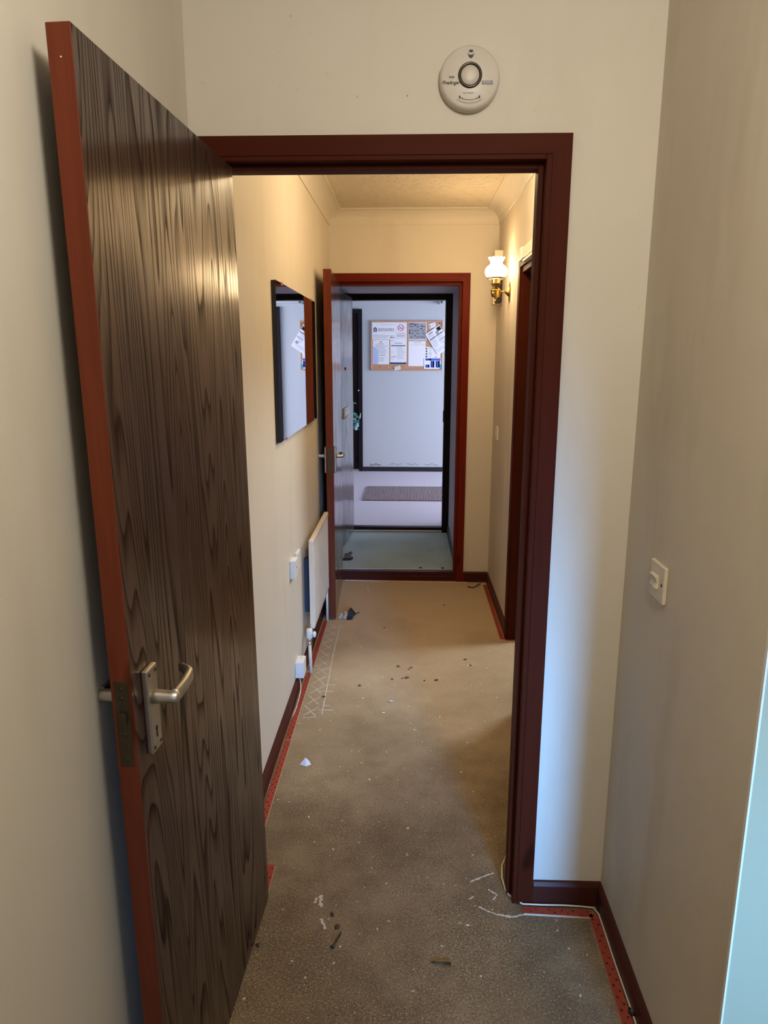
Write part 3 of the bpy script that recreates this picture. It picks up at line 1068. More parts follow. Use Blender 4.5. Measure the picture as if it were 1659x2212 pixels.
MB().lathe([(0.003, 0), (0.003, 0.0006)], (XL + 0.02, 3.11, 0.160), 'z', 10).build('screw', M['nail'], jb)
m = MB()
m.tube([(XL + 0.020, 3.055, 0.083), (XL + 0.026, 3.045, 0.06), (XL + 0.030, 3.01, 0.04), (XL + 0.028, 2.97, 0.022), (XL + 0.024, 2.90, 0.008), (XL + 0.020, 2.83, 0.004)], 0.0024, 8)
m.build('cable', M['cable'], jb)

# ------------------------------------------------------------------ carpet gripper rods
def nail_mesh():
    m = MB()
    m.lathe([(0.0028, 0), (0.0028, 0.0012), (0.0012, 0.0018)], (0, 0, 0), 'z', 8)
    o = m.build('nail', M['nail'], None, local=True)
    me = o.data
    bpy.data.objects.remove(o)
    return me


NAIL = nail_mesh()


def rod(p, q, label, w=0.024, t=0.006, step=0.034, nails=True):
    p, q = Vector((*p, 0)), Vector((*q, 0))
    d = q - p
    L = d.length
    d.normalize()
    s = Vector((-d.y, d.x, 0))
    r = thing('gripper_rod', p, label, 'gripper rod', 'red carpet gripper rods around the floor edges')
    m = MB()
    a, b = p + s * w / 2, p - s * w / 2
    e, f = q - s * w / 2, q + s * w / 2
    up = Vector((0, 0, t))
    m.hexa([a, b, e, f, a + up, b + up, e + up, f + up])
    m.bm.normal_update()
    bmesh.ops.recalc_face_normals(m.bm, faces=m.bm.faces)
    for fc in m.bm.faces:
        fc.material_index = 0 if fc.normal.z > 0.5 else 1
    m.build('batten', [M['rod'], M['rod_side']], r)
    if nails:
        k = 0
        x = 0.02
        while x < L - 0.01:
            off = (0.0055 if k % 2 else -0.0055) + random.uniform(-0.001, 0.001)
            o = bpy.data.objects.new('nail', NAIL)
            COL.objects.link(o)
            o.parent = r
            o.location = d * x + s * off + Vector((0, 0, t))
            o.scale = [random.uniform(0.75, 1.25)] * 2 + [1]
            x += step * random.uniform(0.45, 0.62)
            k += 1
    return r


rod((-0.4855, 2.075), (-0.4855, 2.635), 'red gripper rod along the left skirting, nearest length beside the open door')
rod((-0.4870, 2.640), (-0.4860, 3.262), 'red gripper rod along the left skirting, between the near length and radiator pipe')
rod((-0.4860, 3.300), (-0.4860, 3.985), 'red gripper rod below the radiator on the left')
rod((-0.416, 1.79), (-0.416, 1.905), 'short red gripper rod end peeping from under the near open door', nails=True)
rod((0.342, 1.748), (0.536, 1.740), 'short red gripper rod across the near right corner in front of the skirting', w=0.026)
rod((0.5385, 1.738), (0.526, 0.72), 'red gripper rod running towards the camera along the right skirting', w=0.026)
rod((0.537, 3.735), (0.540, 4.705), 'red gripper rod along the right skirting at the far end')
rod((0.556, 3.728), (0.640, 3.728), 'tiny red gripper rod piece at the side doorway foot', w=0.018, nails=False)
rod((-0.44, 4.786), (0.42, 4.768), 'thin red gripper rod below the sill of the far doorway', w=0.012, nails=False)
rod((0.318, 1.905), (0.322, 1.965), 'tiny red rod stub behind the right jamb of the near doorway', w=0.012, nails=False)

# ------------------------------------------------------------------ cables on the floor
m = MB()
pts = [(0.325, 1.98, 0.004), (0.304, 1.93, 0.004), (0.297, 1.875, 0.004), (0.302, 1.82, 0.004), (0.318, 1.792, 0.004), (0.344, 1.770, 0.006), (0.40, 1.7665, 0.008), (0.46, 1.7660, 0.009), (0.51, 1.7625, 0.0095), (0.543, 1.758, 0.0098), (0.5525, 1.735, 0.0094)]
y = 1.70
while y > 0.72:
    pts.append((0.5525 - 0.001 * (1.7 - y) + 0.0005 * math.sin(y * 23), y, 0.0092))
    y -= 0.05
m.tube(pts, 0.0024, 8)
tag(m.build('cable', M['cable']), 'thin cream cable lying along the right skirting and around the near doorway foot', 'cable')
m = MB()
m.tube([(0.5495, 1.435, 0.012), (0.546, 1.425, 0.014), (0.553, 1.415, 0.016)], 0.004, 6)
tag(m.build('cable_clip', M['carbon']), 'small black clip pinning the cream cable at the right skirting', 'clip')

# ------------------------------------------------------------------ smoke alarm
sx, sz = 0.1315, 2.168
al = thing('smoke_alarm', (sx, YW, sz), 'round white smoke alarm on the wall above the near doorway', 'smoke alarm')
m = MB()
m.lathe([(0.0665, 0), (0.0675, -0.004), (0.0675, -0.018), (0.0650, -0.025), (0.0600, -0.0285), (0.010, -0.030)], (sx, YW, sz), 'y', 64)
m.build('body', M['alarm'], al)
ya = YW - 0.0302
m = MB()
m.lathe([(0.0205, 0), (0.0215, -0.003), (0.0240, -0.004), (0.0262, -0.0025), (0.0268, 0)], (sx, ya, sz + 0.003), 'y', 48, cap=False)
m.build('chrome_ring', M['dark_chrome'], al)
m = MB()
m.lathe([(0.0204, 0.001), (0.0200, -0.0022), (0.006, -0.0026)], (sx, ya, sz + 0.003), 'y', 40)
m.build('test_button', M['alarm'], al)
m = MB()
ux, uz = Vector((1, 0, 0)), Vector((0, 0, 1))
yt = Vector((0, -0.0012, 0))
text_into(m, 'FireAngel', 0.0100, (sx - 0.0435, ya, sz - 0.0120), ux, uz, 0.0008, 'CENTER', 0.35, 0.0001)
for k in range(4):
    m.box((sx - 0.0465 + k * 0.0031, ya - 0.0008, sz - 0.0025), (sx - 0.0450 + k * 0.0031, ya, sz + 0.0012))
for i in range(24):       # arrow line along the bottom rim
    a0, a1 = -PI / 2 - 0.33 + i * 0.66 / 24, -PI / 2 - 0.33 + (i + 1) * 0.66 / 24
    m.bar((sx + 0.047 * math.cos(a0), ya - 0.0005, sz + 0.047 * math.sin(a0)), (sx + 0.047 * math.cos(a1), ya - 0.0005, sz + 0.047 * math.sin(a1)), 0.0006, 0.0006, (0, 1, 0))
for s in (-1, 1):
    a = -PI / 2 + s * 0.36
    c = Vector((sx + 0.047 * math.cos(a), ya, sz + 0.047 * math.sin(a)))
    m.prism([(s * 0.0022, 0), (-s * 0.001, 0.0016), (-s * 0.001, -0.0016)], c, ux, uz, (0, -0.0006, 0))
    a = -PI / 2 + s * 0.48
    c = Vector((sx + 0.047 * math.cos(a), ya, sz + 0.047 * math.sin(a)))
    m.prism([(-0.0016, -0.002), (0.0016, -0.002), (0.002, 0.0018), (-0.002, 0.0018)], c, ux, uz, (0, -0.0006, 0))
    m.bar(c + Vector((-0.001, -0.0004, 0.0022)), c + Vector((s * 0.0018, -0.0004, 0.0042)), 0.0008, 0.0006, (0, 1, 0))
m.build('lettering', M['ink'], al)
m = MB()
text_into(m, 'TEST/RESET', 0.0052, (sx - 0.003, ya, sz - 0.0335), ux, uz, 0.0008)
for i in range(20):       # fine print following the rim
    a0 = -PI / 2 - 0.55 + i * 1.1 / 20
    a1 = a0 + 0.042
    m.bar((sx + 0.0535 * math.cos(a0), ya + 0.0003, sz + 0.0535 * math.sin(a0)), (sx + 0.0535 * math.cos(a1), ya + 0.0003, sz + 0.0535 * math.sin(a1)), 0.0010, 0.0008, (0, 1, 0))
m.build('fine_print', M['grey_ink'], al)
m = MB()
m.box((sx + 0.0265, ya - 0.0007, sz - 0.0158), (sx + 0.0510, ya, sz - 0.0085), 0.0002, 1)
bd = m.build('badge', M['grey_ink'], al)
m = MB()
text_into(m, 'ST-622', 0.0060, (sx + 0.0388, ya - 0.0007, sz - 0.0122), ux, uz, 0.0004)
m.build('badge_lettering', M['alarm'], bd)
m = MB()
m.prism([(-0.0048, 0.0), (-0.003, 0.0022), (0.003, 0.0022), (0.0048, 0.0), (0.003, -0.0022), (-0.003, -0.0022)], (sx + 0.001, ya + 0.0003, sz + 0.0515), ux, uz, (0, -0.0008, 0))
m.prism([(-0.0072, 0.004), (-0.0045, -0.004), (-0.0015, -0.0065), (0.0015, -0.0065), (0.0045, -0.004), (0.0072, 0.004), (0.0035, -0.0005), (-0.0035, -0.0005)], (sx + 0.001, ya + 0.0003, sz + 0.0440), ux, uz, (0, -0.0008, 0))
m.build('sensor_window', M['black'], al)

# filled screw holes above the door
def wall_plug(x, z, r, label):
    o = thing('filled_screw_hole', (x, YW, z), label, 'wall mark', 'filled screw holes above the near doorway')
    m = MB()
    pts = [(r * 1.6 * math.cos(a) * random.uniform(0.7, 1.2), r * 2.2 * math.sin(a) * random.uniform(0.7, 1.2)) for a in [2 * PI * i / 14 for i in range(14)]]
    m.prism(pts, (x, YW, z), (1, 0, 0), (0, 0, 1), (0, -0.0008, 0))
    m.build('filler', M['ivory'], o)
    m = MB()
    m.lathe([(r * 0.55, 0), (r * 0.5, -0.0005)], (x, YW - 0.0008, z + r * 0.3), 'y', 12)
    m.build('plug', M['scrap_tan'], o)


wall_plug(-0.1225, 2.139, 0.0028, 'small filled screw hole above the near doorway, left one of the pair')
wall_plug(-0.0085, 2.139, 0.0032, 'small filled screw hole above the near doorway, nearer the smoke alarm')
wall_plug(-0.272, 2.305, 0.0022, 'tiny filled screw hole high on the wall near the top of the photo')

# ------------------------------------------------------------------ adhesive marks on the corridor floor
def streak(name, lines, label, w=0.006):
    """dried glue: a thin ragged ribbon along each polyline"""
    m = MB()
    for pts in lines:
        path = []
        for a, b in zip(pts, pts[1:]):
            a, b = Vector((*a, 0.0)), Vector((*b, 0.0))
            n = max(2, int((b - a).length / 0.005))
            path += [a.lerp(b, i / n) for i in range(n)]
        path.append(Vector((*pts[-1], 0.0)))
        prev = None
        for k, p in enumerate(path):
            d = (path[min(k + 1, len(path) - 1)] - path[max(k - 1, 0)]).normalized()
            sd = Vector((-d.y, d.x, 0))
            lo, hi = w * random.uniform(0.05, 0.62), w * random.uniform(0.05, 0.62)
            z0, z1 = Vector((0, 0, 0.0002)), Vector((0, 0, 0.0010))
            cur = [m.bm.verts.new(q) for q in (p - sd * lo + z0, p + sd * hi + z0, p + sd * hi + z1, p - sd * lo + z1)]
            if prev:
                for q in range(4):
                    m.bm.faces.new((prev[q], prev[(q + 1) % 4], cur[(q + 1) % 4], cur[q]))
            else:
                m.bm.faces.new(cur)
            prev = cur
        m.bm.faces.new(prev[::-1])
    return tag(m.build(name, M['residue']), label, 'glue mark', 'dried glue marks on the floor')


streak('glue_mark', [[(-0.373, 2.865), (-0.385, 3.30), (-0.392, 3.62), (-0.392, 3.93)]], 'long pale glue line on the floor parallel to the left gripper rod')
zz = []
for k in range(5):
    y = 2.85 + k * 0.105
    zz.append([(-0.455, y), (-0.395, y + 0.085)])
    zz.append([(-0.400, y), (-0.462, y + 0.095)])
streak('glue_mark', zz + [[(-0.455, 2.832), (-0.398, 2.842)]], 'criss-cross pale glue zigzag on the floor at the left, nearer stretch', 0.005)
zz = []
for k in range(6):
    y = 3.36 + k * 0.10
    zz.append([(-0.462, y), (-0.410, y + 0.06)])
    zz.append([(-0.410, y + 0.02), (-0.462, y + 0.095)])
streak('glue_mark', zz, 'faint glue zigzag on the floor below the radiator', 0.004)
for (x0, x1, y, lab) in ((-0.470, -0.385, 3.325, 'crosswise pale glue line beside the radiator pipe'), (-0.415, -0.345, 3.155, 'crosswise glue tick on the long glue line, upper of the middle two'), (-0.415, -0.345, 3.085, 'crosswise glue tick on the long glue line, lower of the middle two'), (-0.375, -0.345, 2.945, 'short crosswise glue tick right of the long glue line'), (-0.395, -0.322, 2.905, 'crosswise glue tick nearest the end of the long glue line')):
    streak('glue_mark', [[(x0, y), (x1, y)]], lab, 0.005)
for pts, lab, w in (([(-0.245, 1.79), (-0.246, 1.765), (-0.238, 1.745)], 'white worn glue patch on the near floor before the open door, largest', 0.014), ([(-0.256, 1.778), (-0.262, 1.758)], 'small white glue fleck left of the worn patch on the near floor', 0.008), ([(-0.235, 1.700), (-0.218, 1.665)], 'pale glue fleck between the worn patch and the dark chips', 0.009),
                   ([(0.215, 1.76), (0.26, 1.735), (0.31, 1.725), (0.345, 1.738)], 'curved white scuff of old glue at the foot of the right door frame', 0.007), ([(0.275, 1.90), (0.235, 1.88), (0.20, 1.86)], 'short pale scuff beyond the curved white scuff, in the doorway', 0.007), ([(0.25, 1.83), (0.275, 1.81), (0.26, 1.79)], 'bent pale scuff between the two scuffs in the doorway', 0.006), ([(0.205, 1.80), (0.19, 1.79)], 'tiny pale scuff left of the bent scuff in the doorway', 0.006)):
    streak('glue_mark', [pts], lab, w)
streak('glue_mark', [[(-0.275, 4.68), (-0.265, 4.58), (-0.235, 4.50), (-0.19, 4.455)]], 'thin curved pale scuff on the floor before the far doorway', 0.005)

# ------------------------------------------------------------------ scraps on the floor
o = thing('torn_strip', (-0.362, 4.05, 0), 'crumpled dark strip with tan tape and thin tail at the far open door foot', 'scrap')
m = MB()
P0 = Vector((-0.362, 4.05, 0))
m.prism([(-0.010, 0.004), (0.018, 0.0015), (0.045, 0.022), (0.030, 0.040), (0.012, 0.062), (0.004, 0.052), (0.002, 0.025)], P0 + Vector((0.005, -0.02, 0)), (1, 0.15, 0), (0, 0.25, 1), (0.006, 0.022, 0.0))
m.prism([(-0.005, 0.002), (0.022, 0.001), (0.034, 0.010), (0.018, 0.016), (0.0, 0.012)], P0 + Vector((0.002, -0.035, 0)), (1, -0.1, 0), (0, 0.1, 1), (0.004, 0.016, 0.0))
m.build('fold', M['scrap'], o)
m = MB()
m.tube([P0 + Vector((0.045, 0.0, 0.026)), P0 + Vector((0.060, 0.012, 0.026)), P0 + Vector((0.075, 0.02, 0.032))], [0.004, 0.003, 0.002], 8)
m.build('tail', M['scrap'], o)
m = MB()
m.prism([(-0.022, 0.010), (-0.008, 0.002), (0.004, 0.004), (0.008, 0.030), (0.0, 0.050), (-0.008, 0.046), (-0.006, 0.028)], P0 + Vector((-0.006, -0.022, 0)), (1, 0.1, 0), (0, 0.2, 1), (0.002, 0.010, 0))
m.build('tape', M['scrap_tan'], o)
m = MB()
m.prism([(-0.045, 0.006), (-0.028, 0.003), (-0.018, 0.024), (-0.024, 0.040), (-0.034, 0.030)], P0 + Vector((-0.006, -0.02, 0)), (1, 0.1, 0), (0, 0.2, 1), (0.002, 0.012, 0))
m.build('end_fold', M['straw'], o)

o = thing('torn_strip', (-0.445, 5.36, 0), 'crumpled brown and black strip on the lobby floor beside the far door', 'scrap')
Q = Vector((-0.445, 5.36, 0))
m = MB()
m.prism([(-0.05, 0.004), (-0.02, 0.002), (0.0, 0.012), (0.012, 0.036), (-0.004, 0.044), (-0.024, 0.030), (-0.05, 0.026)], Q, (1, 0.1, 0), (0, 0.2, 1), (0.0, 0.03, 0))
m.build('fold', M['straw_scrap'], o)
m = MB()
m.prism([(-0.06, 0.001), (0.0, 0.001), (0.022, 0.012), (0.014, 0.020), (-0.01, 0.010), (-0.06, 0.012)], Q + Vector((0, -0.08, 0)), (1, 0.1, 0), (0, 0.2, 1), (0.0, 0.04, 0))
m.build('end_fold', M['scrap'], o)

# folded white paper scrap
o = thing('paper_scrap', (-0.390, 2.478, 0), 'small folded white paper scrap standing on the floor at the left', 'scrap')
T = Vector((-0.390, 2.478, 0))
m = MB()
vv = [m.bm.verts.new(T + Vector(p)) for p in ((-0.022, -0.010, 0.0005), (0.004, -0.022, 0.0005), (0.022, -0.008, 0.0005), (0.004, 0.012, 0.0005), (-0.001, -0.002, 0.027), (0.014, -0.004, 0.015))]
for q in ((0, 1, 4), (1, 2, 5), (1, 5, 4), (2, 3, 5), (3, 4, 5), (3, 0, 4), (3, 2, 1, 0)):
    m.bm.faces.new([vv[k] for k in q])
m.build('fold', M['paper'], o)

m = MB()
m.tube([(0.418, 4.665, 0.006), (0.448, 4.645, 0.004), (0.458, 4.650, 0.004), (0.508, 4.702, 0.016)], 0.0035, 8)
tag(m.build('hex_key', M['carbon']), 'black bent hex key lying on the floor at the far right corner', 'hex key')

bits = [(-0.042, 3.373, 0.010), (0.004, 3.243, 0.013), (0.150, 3.222, 0.010), (-0.225, 3.150, 0.010), (-0.385, 3.03, 0.010), (-0.070, 3.225, 0.008), (0.025, 3.36, 0.008), (0.012, 3.34, 0.006), (-0.02, 3.235, 0.006), (0.09, 3.215, 0.006), (0.24, 4.30, 0.008), (-0.13, 3.90, 0.007), (0.31, 3.47, 0.009), (0.33, 3.40, 0.007)]
NUMS = ('just beyond the white crumb in mid corridor', 'largest of the row in mid corridor', 'rightmost of the row in mid corridor', 'leftmost of the row in mid corridor', 'inside the criss-cross glue marks', 'left of the largest in the row', 'topmost of the mid corridor cluster', 'second from the top of the mid corridor cluster', 'small, in the mid corridor row', 'tiny, near the right end of the row', 'alone far along the corridor floor', 'alone beside the far open door', 'right side of the corridor floor', 'nearest the side doorway on the right')
for (x, y, r), where in zip(bits, NUMS):
    m = MB()
    m.blob((x, y, r * 0.32), r, (1.0, 0.7, 0.32), 0.3, 1)
    tag(m.build('debris_crumb', M['straw_scrap'] if r > 0.007 else M['scrap']), 'small dark crumb on the floor, ' + where, 'crumb', 'dark crumbs on the corridor floor')
for (x, y, r, lab) in ((-0.068, 2.995, 0.013, 'white crumb of plaster in mid corridor, larger of two'), (-0.10, 2.885, 0.009, 'white crumb of plaster in mid corridor, smaller of two'), (0.178, 1.69, 0.006, 'white crumb on the near floor between dark screw and door frame')):
    m = MB()
    m.blob((x, y, r * 0.3), r, (1.0, 0.6, 0.3), 0.3, 1)
    tag(m.build('plaster_crumb', M['residue']), lab, 'crumb', 'pale crumbs on the corridor floor')


def screw(p, q, label, r=0.003):
    o = thing('wood_screw', p, label, 'screw', 'loose screws on the near floor')
    p, q = Vector(p), Vector(q)
    m = MB()
    m.tube([p, p.lerp(q, 0.8), q], [r, r * 0.85, r * 0.2], 8)
    m.build('shank', M['dull_brass'], o)
    m = MB()
    d = (q - p).normalized()
    m.tube([p - d * 0.003, p], [r * 2.0, r * 1.1], 10)
    m.build('screw_head', M['dull_brass'], o)


screw((-0.192, 1.600, 0.0065), (-0.172, 1.655, 0.004), 'loose screw on the near floor pointing away from the camera')
screw((0.120, 1.555, 0.0065), (0.070, 1.562, 0.004), 'loose screw on the near floor lying crosswise')
for (x, y, r, lab) in ((-0.205, 1.715, 0.008, 'dark rusty chip on the near floor, farther of two close together'), (-0.188, 1.672, 0.010, 'dark rusty chip on the near floor, nearer of two close together'), (-0.395, 1.60, 0.007, 'dark chip on the near floor close to the open door')):
    m = MB()
    m.blob((x, y, r * 0.3), r, (0.8, 1.0, 0.35), 0.3, 1)
    tag(m.build('rust_chip', M['nail']), lab, 'chip', 'dark chips on the near floor')
for (x, y, lab) in ((0.10, 5.10, 'dark speck on the lobby floor near the far sill, left one'), (0.265, 5.10, 'dark speck on the lobby floor near the far sill, right one')):
    m = MB()
    m.blob((x, y, 0.004), 0.012, (1, 0.8, 0.35), 0.3, 1)
    tag(m.build('debris_crumb', M['scrap']), lab, 'crumb', 'dark crumbs on the lobby floor')

# ------------------------------------------------------------------ common hall
YN = YH


def nb(zx, zy):
    """notice board chart units (close-up readings) to x, z on the hall wall"""
    px, py = 760 + zx / 6.9125, 660 + zy / 6.9125
    return (-0.512 + (px - 800.0) * 0.958 / 157.0, 2.0085 - (py - 693.0) * 0.6415 / 107.0)


bx0, bz1 = nb(280, 228)
bx1, bz0 = nb(1362, 970)
nbd = thing('notice_board', ((bx0 + bx1) / 2, YN, (bz0 + bz1) / 2), 'cork notice board with pine frame on the pale hall wall', 'notice board')
MB().box((bx0 + 0.006, YN - 0.012, bz0 + 0.006), (bx1 - 0.006, YN, bz1 - 0.006)).build('cork_panel', M['cork'], nbd)
fw = 0.018
m = MB()
m.box((bx0, YN - 0.018, bz0), (bx1, YN, bz0 + fw), 0.002, 1)
m.box((bx0, YN - 0.018, bz1 - fw), (bx1, YN, bz1), 0.002, 1)
m.box((bx0, YN - 0.018, bz0 + fw), (bx0 + fw, YN, bz1 - fw), 0.002, 1)
m.box((bx1 - fw, YN - 0.018, bz0 + fw), (bx1, YN, bz1 - fw), 0.002, 1)
m.build('frame', M['pine'], nbd)

UX, UZ = Vector((1, 0, 0)), Vector((0, 0, 1))


class Sheet:
    """a sheet pinned to the board: o is its lower left corner, u to the right, v up (unit vectors), in board units"""
    def __init__(self, corners, lab, cat, lift=0.0, paper='paper', thick=0.0012, name='notice_sheet'):
        pts = [nb(*c) for c in corners]           # top-left, top-right, bottom-right, bottom-left
        self.y = YN - 0.0125 - lift
        P = [Vector((x, self.y, z)) for x, z in pts]
        self.o = P[3]
        self.u, self.v = P[2] - P[3], P[0] - P[3]
        self.w, self.h = self.u.length, self.v.length
        self.u.normalize()
        self.v.normalize()
        c = sum(P, Vector()) / 4
        self.t = thing(name, c, lab, cat, 'papers on the notice board')
        m = MB()
        m.prism([(0, 0), (self.w, 0), (self.w, self.h), (0, self.h)], self.o, self.u, self.v, (0, -thick, 0))
        m.build('sheet', M[paper], self.t)
        self.y2 = thick
        self.inks = {}

    def ink(self, mat):
        if mat not in self.inks:
            self.inks[mat] = MB()
        return self.inks[mat]

    def rect(self, mat, a, b, c, d):
        """fractions of the sheet: a..c across, b..d up"""
        q = self.o + self.u * (a * self.w) + self.v * (b * self.h) + Vector((0, -self.y2, 0))
        self.ink(mat).prism([(0, 0), ((c - a) * self.w, 0), ((c - a) * self.w, (d - b) * self.h), (0, (d - b) * self.h)], q, self.u, self.v, (0, -0.0006, 0))

    def poly(self, mat, pts, dep=0.0006):
        q = self.o + Vector((0, -self.y2, 0))
        self.ink(mat).prism([(x * self.w, y * self.h) for x, y in pts], q, self.u, self.v, (0, -dep, 0))

    def at(self, a, b, dep=0.0):
        return self.o + self.u * (a * self.w) + self.v * (b * self.h) + Vector((0, -self.y2 - dep, 0))

    def lines(self, mat, a, b, c, d, n, th=0.35, seed=1):
        rng = random.Random(seed)
        for i in range(n):
            top = d - (d - b) * i / n
            e = c - (c - a) * rng.uniform(0.0, 0.35)
            self.rect(mat, a, top - (d - b) / n * th, e, top)

    def done(self):
        for k, mb in self.inks.items():
            mb.build('print', M[k], self.t)


def rc(x0, y0, x1, y1):
    return [(x0, y0), (x1, y0), (x1, y1), (x0, y1)]


# the managing agent's sign
s = Sheet(rc(302, 253, 658, 505), 'wide white sign with a navy house logo and the word INITIATIVE', 'sign', 0.004, thick=0.003, name='agent_sign')
s.rect('pale_ink', 0.36, 0.855, 0.95, 0.880)
g = s.ink('navy')
# logo: a house shape with a white i
s.poly('navy', [(0.065, 0.44), (0.105, 0.44), (0.105, 0.58), (0.135, 0.62), (0.165, 0.58), (0.165, 0.44), (0.205, 0.44), (0.205, 0.63), (0.135, 0.735), (0.065, 0.63)])
s.poly('navy', [(0.120, 0.44), (0.150, 0.44), (0.150, 0.55), (0.120, 0.55)])
s.poly('paper', [(0.122, 0.635), (0.148, 0.635), (0.148, 0.668), (0.122, 0.668)], 0.0009)


def serif_word(sh, word, x, y, size, mat, gap=0.16):
    """capital letters drawn with thick and thin strokes and small serifs; x,y,size in metres on the sheet"""
    g = sh.ink(mat)
    q = sh.o + Vector((0, -sh.y2, 0))
    T, t = 0.15 * size, 0.065 * size

    def st(x0, y0, x1, y1, w):
        dx, dy = x1 - x0, y1 - y0
        if abs(dy) < 1e-6:
            o = [(x0, y0 - w / 2), (x1, y0 - w / 2), (x1, y0 + w / 2), (x0, y0 + w / 2)]
        else:
            o = [(x0 - w / 2, y0), (x0 + w / 2, y0), (x1 + w / 2, y1), (x1 - w / 2, y1)]
        g.prism([(x + a, y + b) for a, b in o], q, sh.u, sh.v, (0, -0.0006, 0))

    def sf(cx, cy, w=0.30):
        st(cx - w * size / 2, cy, cx + w * size / 2, cy, t * 0.9)
    S = size
    for ch in word:
        if ch == 'I':
            st(0.15 * S, 0, 0.15 * S, S, T); sf(0.15 * S, 0.03 * S); sf(0.15 * S, 0.97 * S); wd = 0.30
        elif ch == 'N':
            st(0.12 * S, 0, 0.12 * S, S, t); st(0.14 * S, S, 0.66 * S, 0, T); st(0.68 * S, 0, 0.68 * S, S, t); sf(0.12 * S, 0.03 * S, 0.24); sf(0.68 * S, 0.97 * S, 0.24); wd = 0.80
        elif ch == 'T':
            st(0.32 * S, 0, 0.32 * S, S, T); st(0.02 * S, 0.96 * S, 0.62 * S, 0.96 * S, t); st(0.03 * S, 0.80 * S, 0.05 * S, S, t * 0.7); st(0.61 * S, 0.80 * S, 0.59 * S, S, t * 0.7); sf(0.32 * S, 0.03 * S); wd = 0.64
        elif ch == 'A':
            st(0.08 * S, 0, 0.34 * S, S, t); st(0.62 * S, 0, 0.36 * S, S, T); st(0.18 * S, 0.34 * S, 0.54 * S, 0.34 * S, t); sf(0.08 * S, 0.03 * S, 0.2); sf(0.62 * S, 0.03 * S, 0.26); wd = 0.70
        elif ch == 'V':
            st(0.36 * S, 0, 0.08 * S, S, T); st(0.36 * S, 0, 0.62 * S, S, t); sf(0.08 * S, 0.97 * S, 0.26); sf(0.62 * S, 0.97 * S, 0.2); wd = 0.70
        elif ch == 'E':
            st(0.14 * S, 0, 0.14 * S, S, T); st(0.05 * S, 0.03 * S, 0.56 * S, 0.03 * S, t); st(0.05 * S, 0.97 * S, 0.54 * S, 0.97 * S, t); st(0.14 * S, 0.52 * S, 0.44 * S, 0.52 * S, t); wd = 0.60
        x += (wd + gap) * S


serif_word(s, 'INITIATIVE', 0.255 * s.w, 0.485 * s.h, 0.0345, 'ink', 0.105)
s.rect('pale_ink', 0.03, 0.285, 0.52, 0.300)
s.rect('grey_ink', 0.03, 0.195, 0.95, 0.222)
s.rect('pale_ink', 0.03, 0.085, 0.64, 0.125)
s.rect('ink', 0.775, 0.085, 0.850, 0.140)
s.rect('ink', 0.870, 0.085, 0.900, 0.135)
s.rect('ink', 0.912, 0.085, 0.950, 0.125)
s.done()
# no smoking notice
s = Sheet(rc(658, 253, 823, 500), 'white no-smoking notice with a red crossed circle beside the wide sign', 'sign', 0.002, name='no_smoking_notice')
for a, b, c_, d_ in ((0.03, 0.03, 0.05, 0.95), (0.89, 0.03, 0.91, 0.95), (0.03, 0.03, 0.91, 0.045), (0.03, 0.94, 0.91, 0.955)):
    s.rect('pale_ink', a, b, c_, d_)
cx, cz, R0 = 0.455, 0.675, 0.29 * s.w
c0 = s.at(cx, cz)
g = s.ink('red')
for i in range(32):
    a0, a1 = 2 * PI * i / 32, 2 * PI * (i + 1) / 32
    g.prism([(R0 * math.cos(a0), R0 * math.sin(a0)), (R0 * math.cos(a1), R0 * math.sin(a1)), (0.84 * R0 * math.cos(a1), 0.84 * R0 * math.sin(a1)), (0.84 * R0 * math.cos(a0), 0.84 * R0 * math.sin(a0))], c0, s.u, s.v, (0, -0.0008, 0))
g.prism([(-0.66 * R0, 0.56 * R0), (-0.56 * R0, 0.66 * R0), (0.66 * R0, -0.56 * R0), (0.56 * R0, -0.66 * R0)], c0 + Vector((0, -0.0007, 0)), s.u, s.v, (0, -0.0006, 0))
s.rect('ink', 0.22, 0.640, 0.58, 0.672)
s.rect('ink', 0.61, 0.640, 0.66, 0.672)
for k in range(3):
    s.poly('grey_ink', [(0.60 + 0.02 * k, 0.69 + 0.03 * k), (0.635 + 0.02 * k, 0.69 + 0.03 * k), (0.66 - 0.02 * k, 0.73 + 0.03 * k), (0.625 - 0.02 * k, 0.73 + 0.03 * k)])
text_into(s.ink('red'), 'NO SMOKING', 0.0155, s.at(0.46, 0.355), s.u, s.v, 0.0006)
s.lines('grey_ink', 0.10, 0.12, 0.86, 0.26, 3, 0.5, 4)
for a, b, c_, d_ in ((0.07, 0.10, 0.085, 0.28), (0.86, 0.10, 0.875, 0.28), (0.07, 0.10, 0.875, 0.108), (0.07, 0.275, 0.875, 0.283)):
    s.rect('pale_ink', a, b, c_, d_)
s.done()
s = Sheet(rc(312, 510, 560, 878), 'white letter with a pale blue corner pinned at the lower left of the board', 'notice', 0.0, name='letter_sheet')
s.rect('ink', 0.475, 0.885, 0.525, 0.940)
s.rect('pale_ink', 0.33, 0.835, 0.69, 0.860)
s.lines('pale_ink', 0.15, 0.60, 0.92, 0.82, 7, 0.45, 2)
s.lines('pale_ink', 0.30, 0.40, 0.92, 0.58, 5, 0.45, 3)
s.rect('grey_ink', 0.34, 0.355, 0.75, 0.378)
s.lines('pale_ink', 0.08, 0.10, 0.93, 0.29, 6, 0.45, 5)
s.poly('pale_blue', [(0.02, 0.0), (0.33, 0.0), (0.33, 0.58), (0.02, 0.74)], 0.0003)
s.done()
s = Sheet(rc(575, 500, 823, 850), 'white form with a black heading bar pinned right of the letter', 'notice', 0.0, name='form_sheet')
s.rect('ink', 0.05, 0.925, 0.09, 0.945)
s.rect('pale_ink', 0.10, 0.925, 0.28, 0.940)
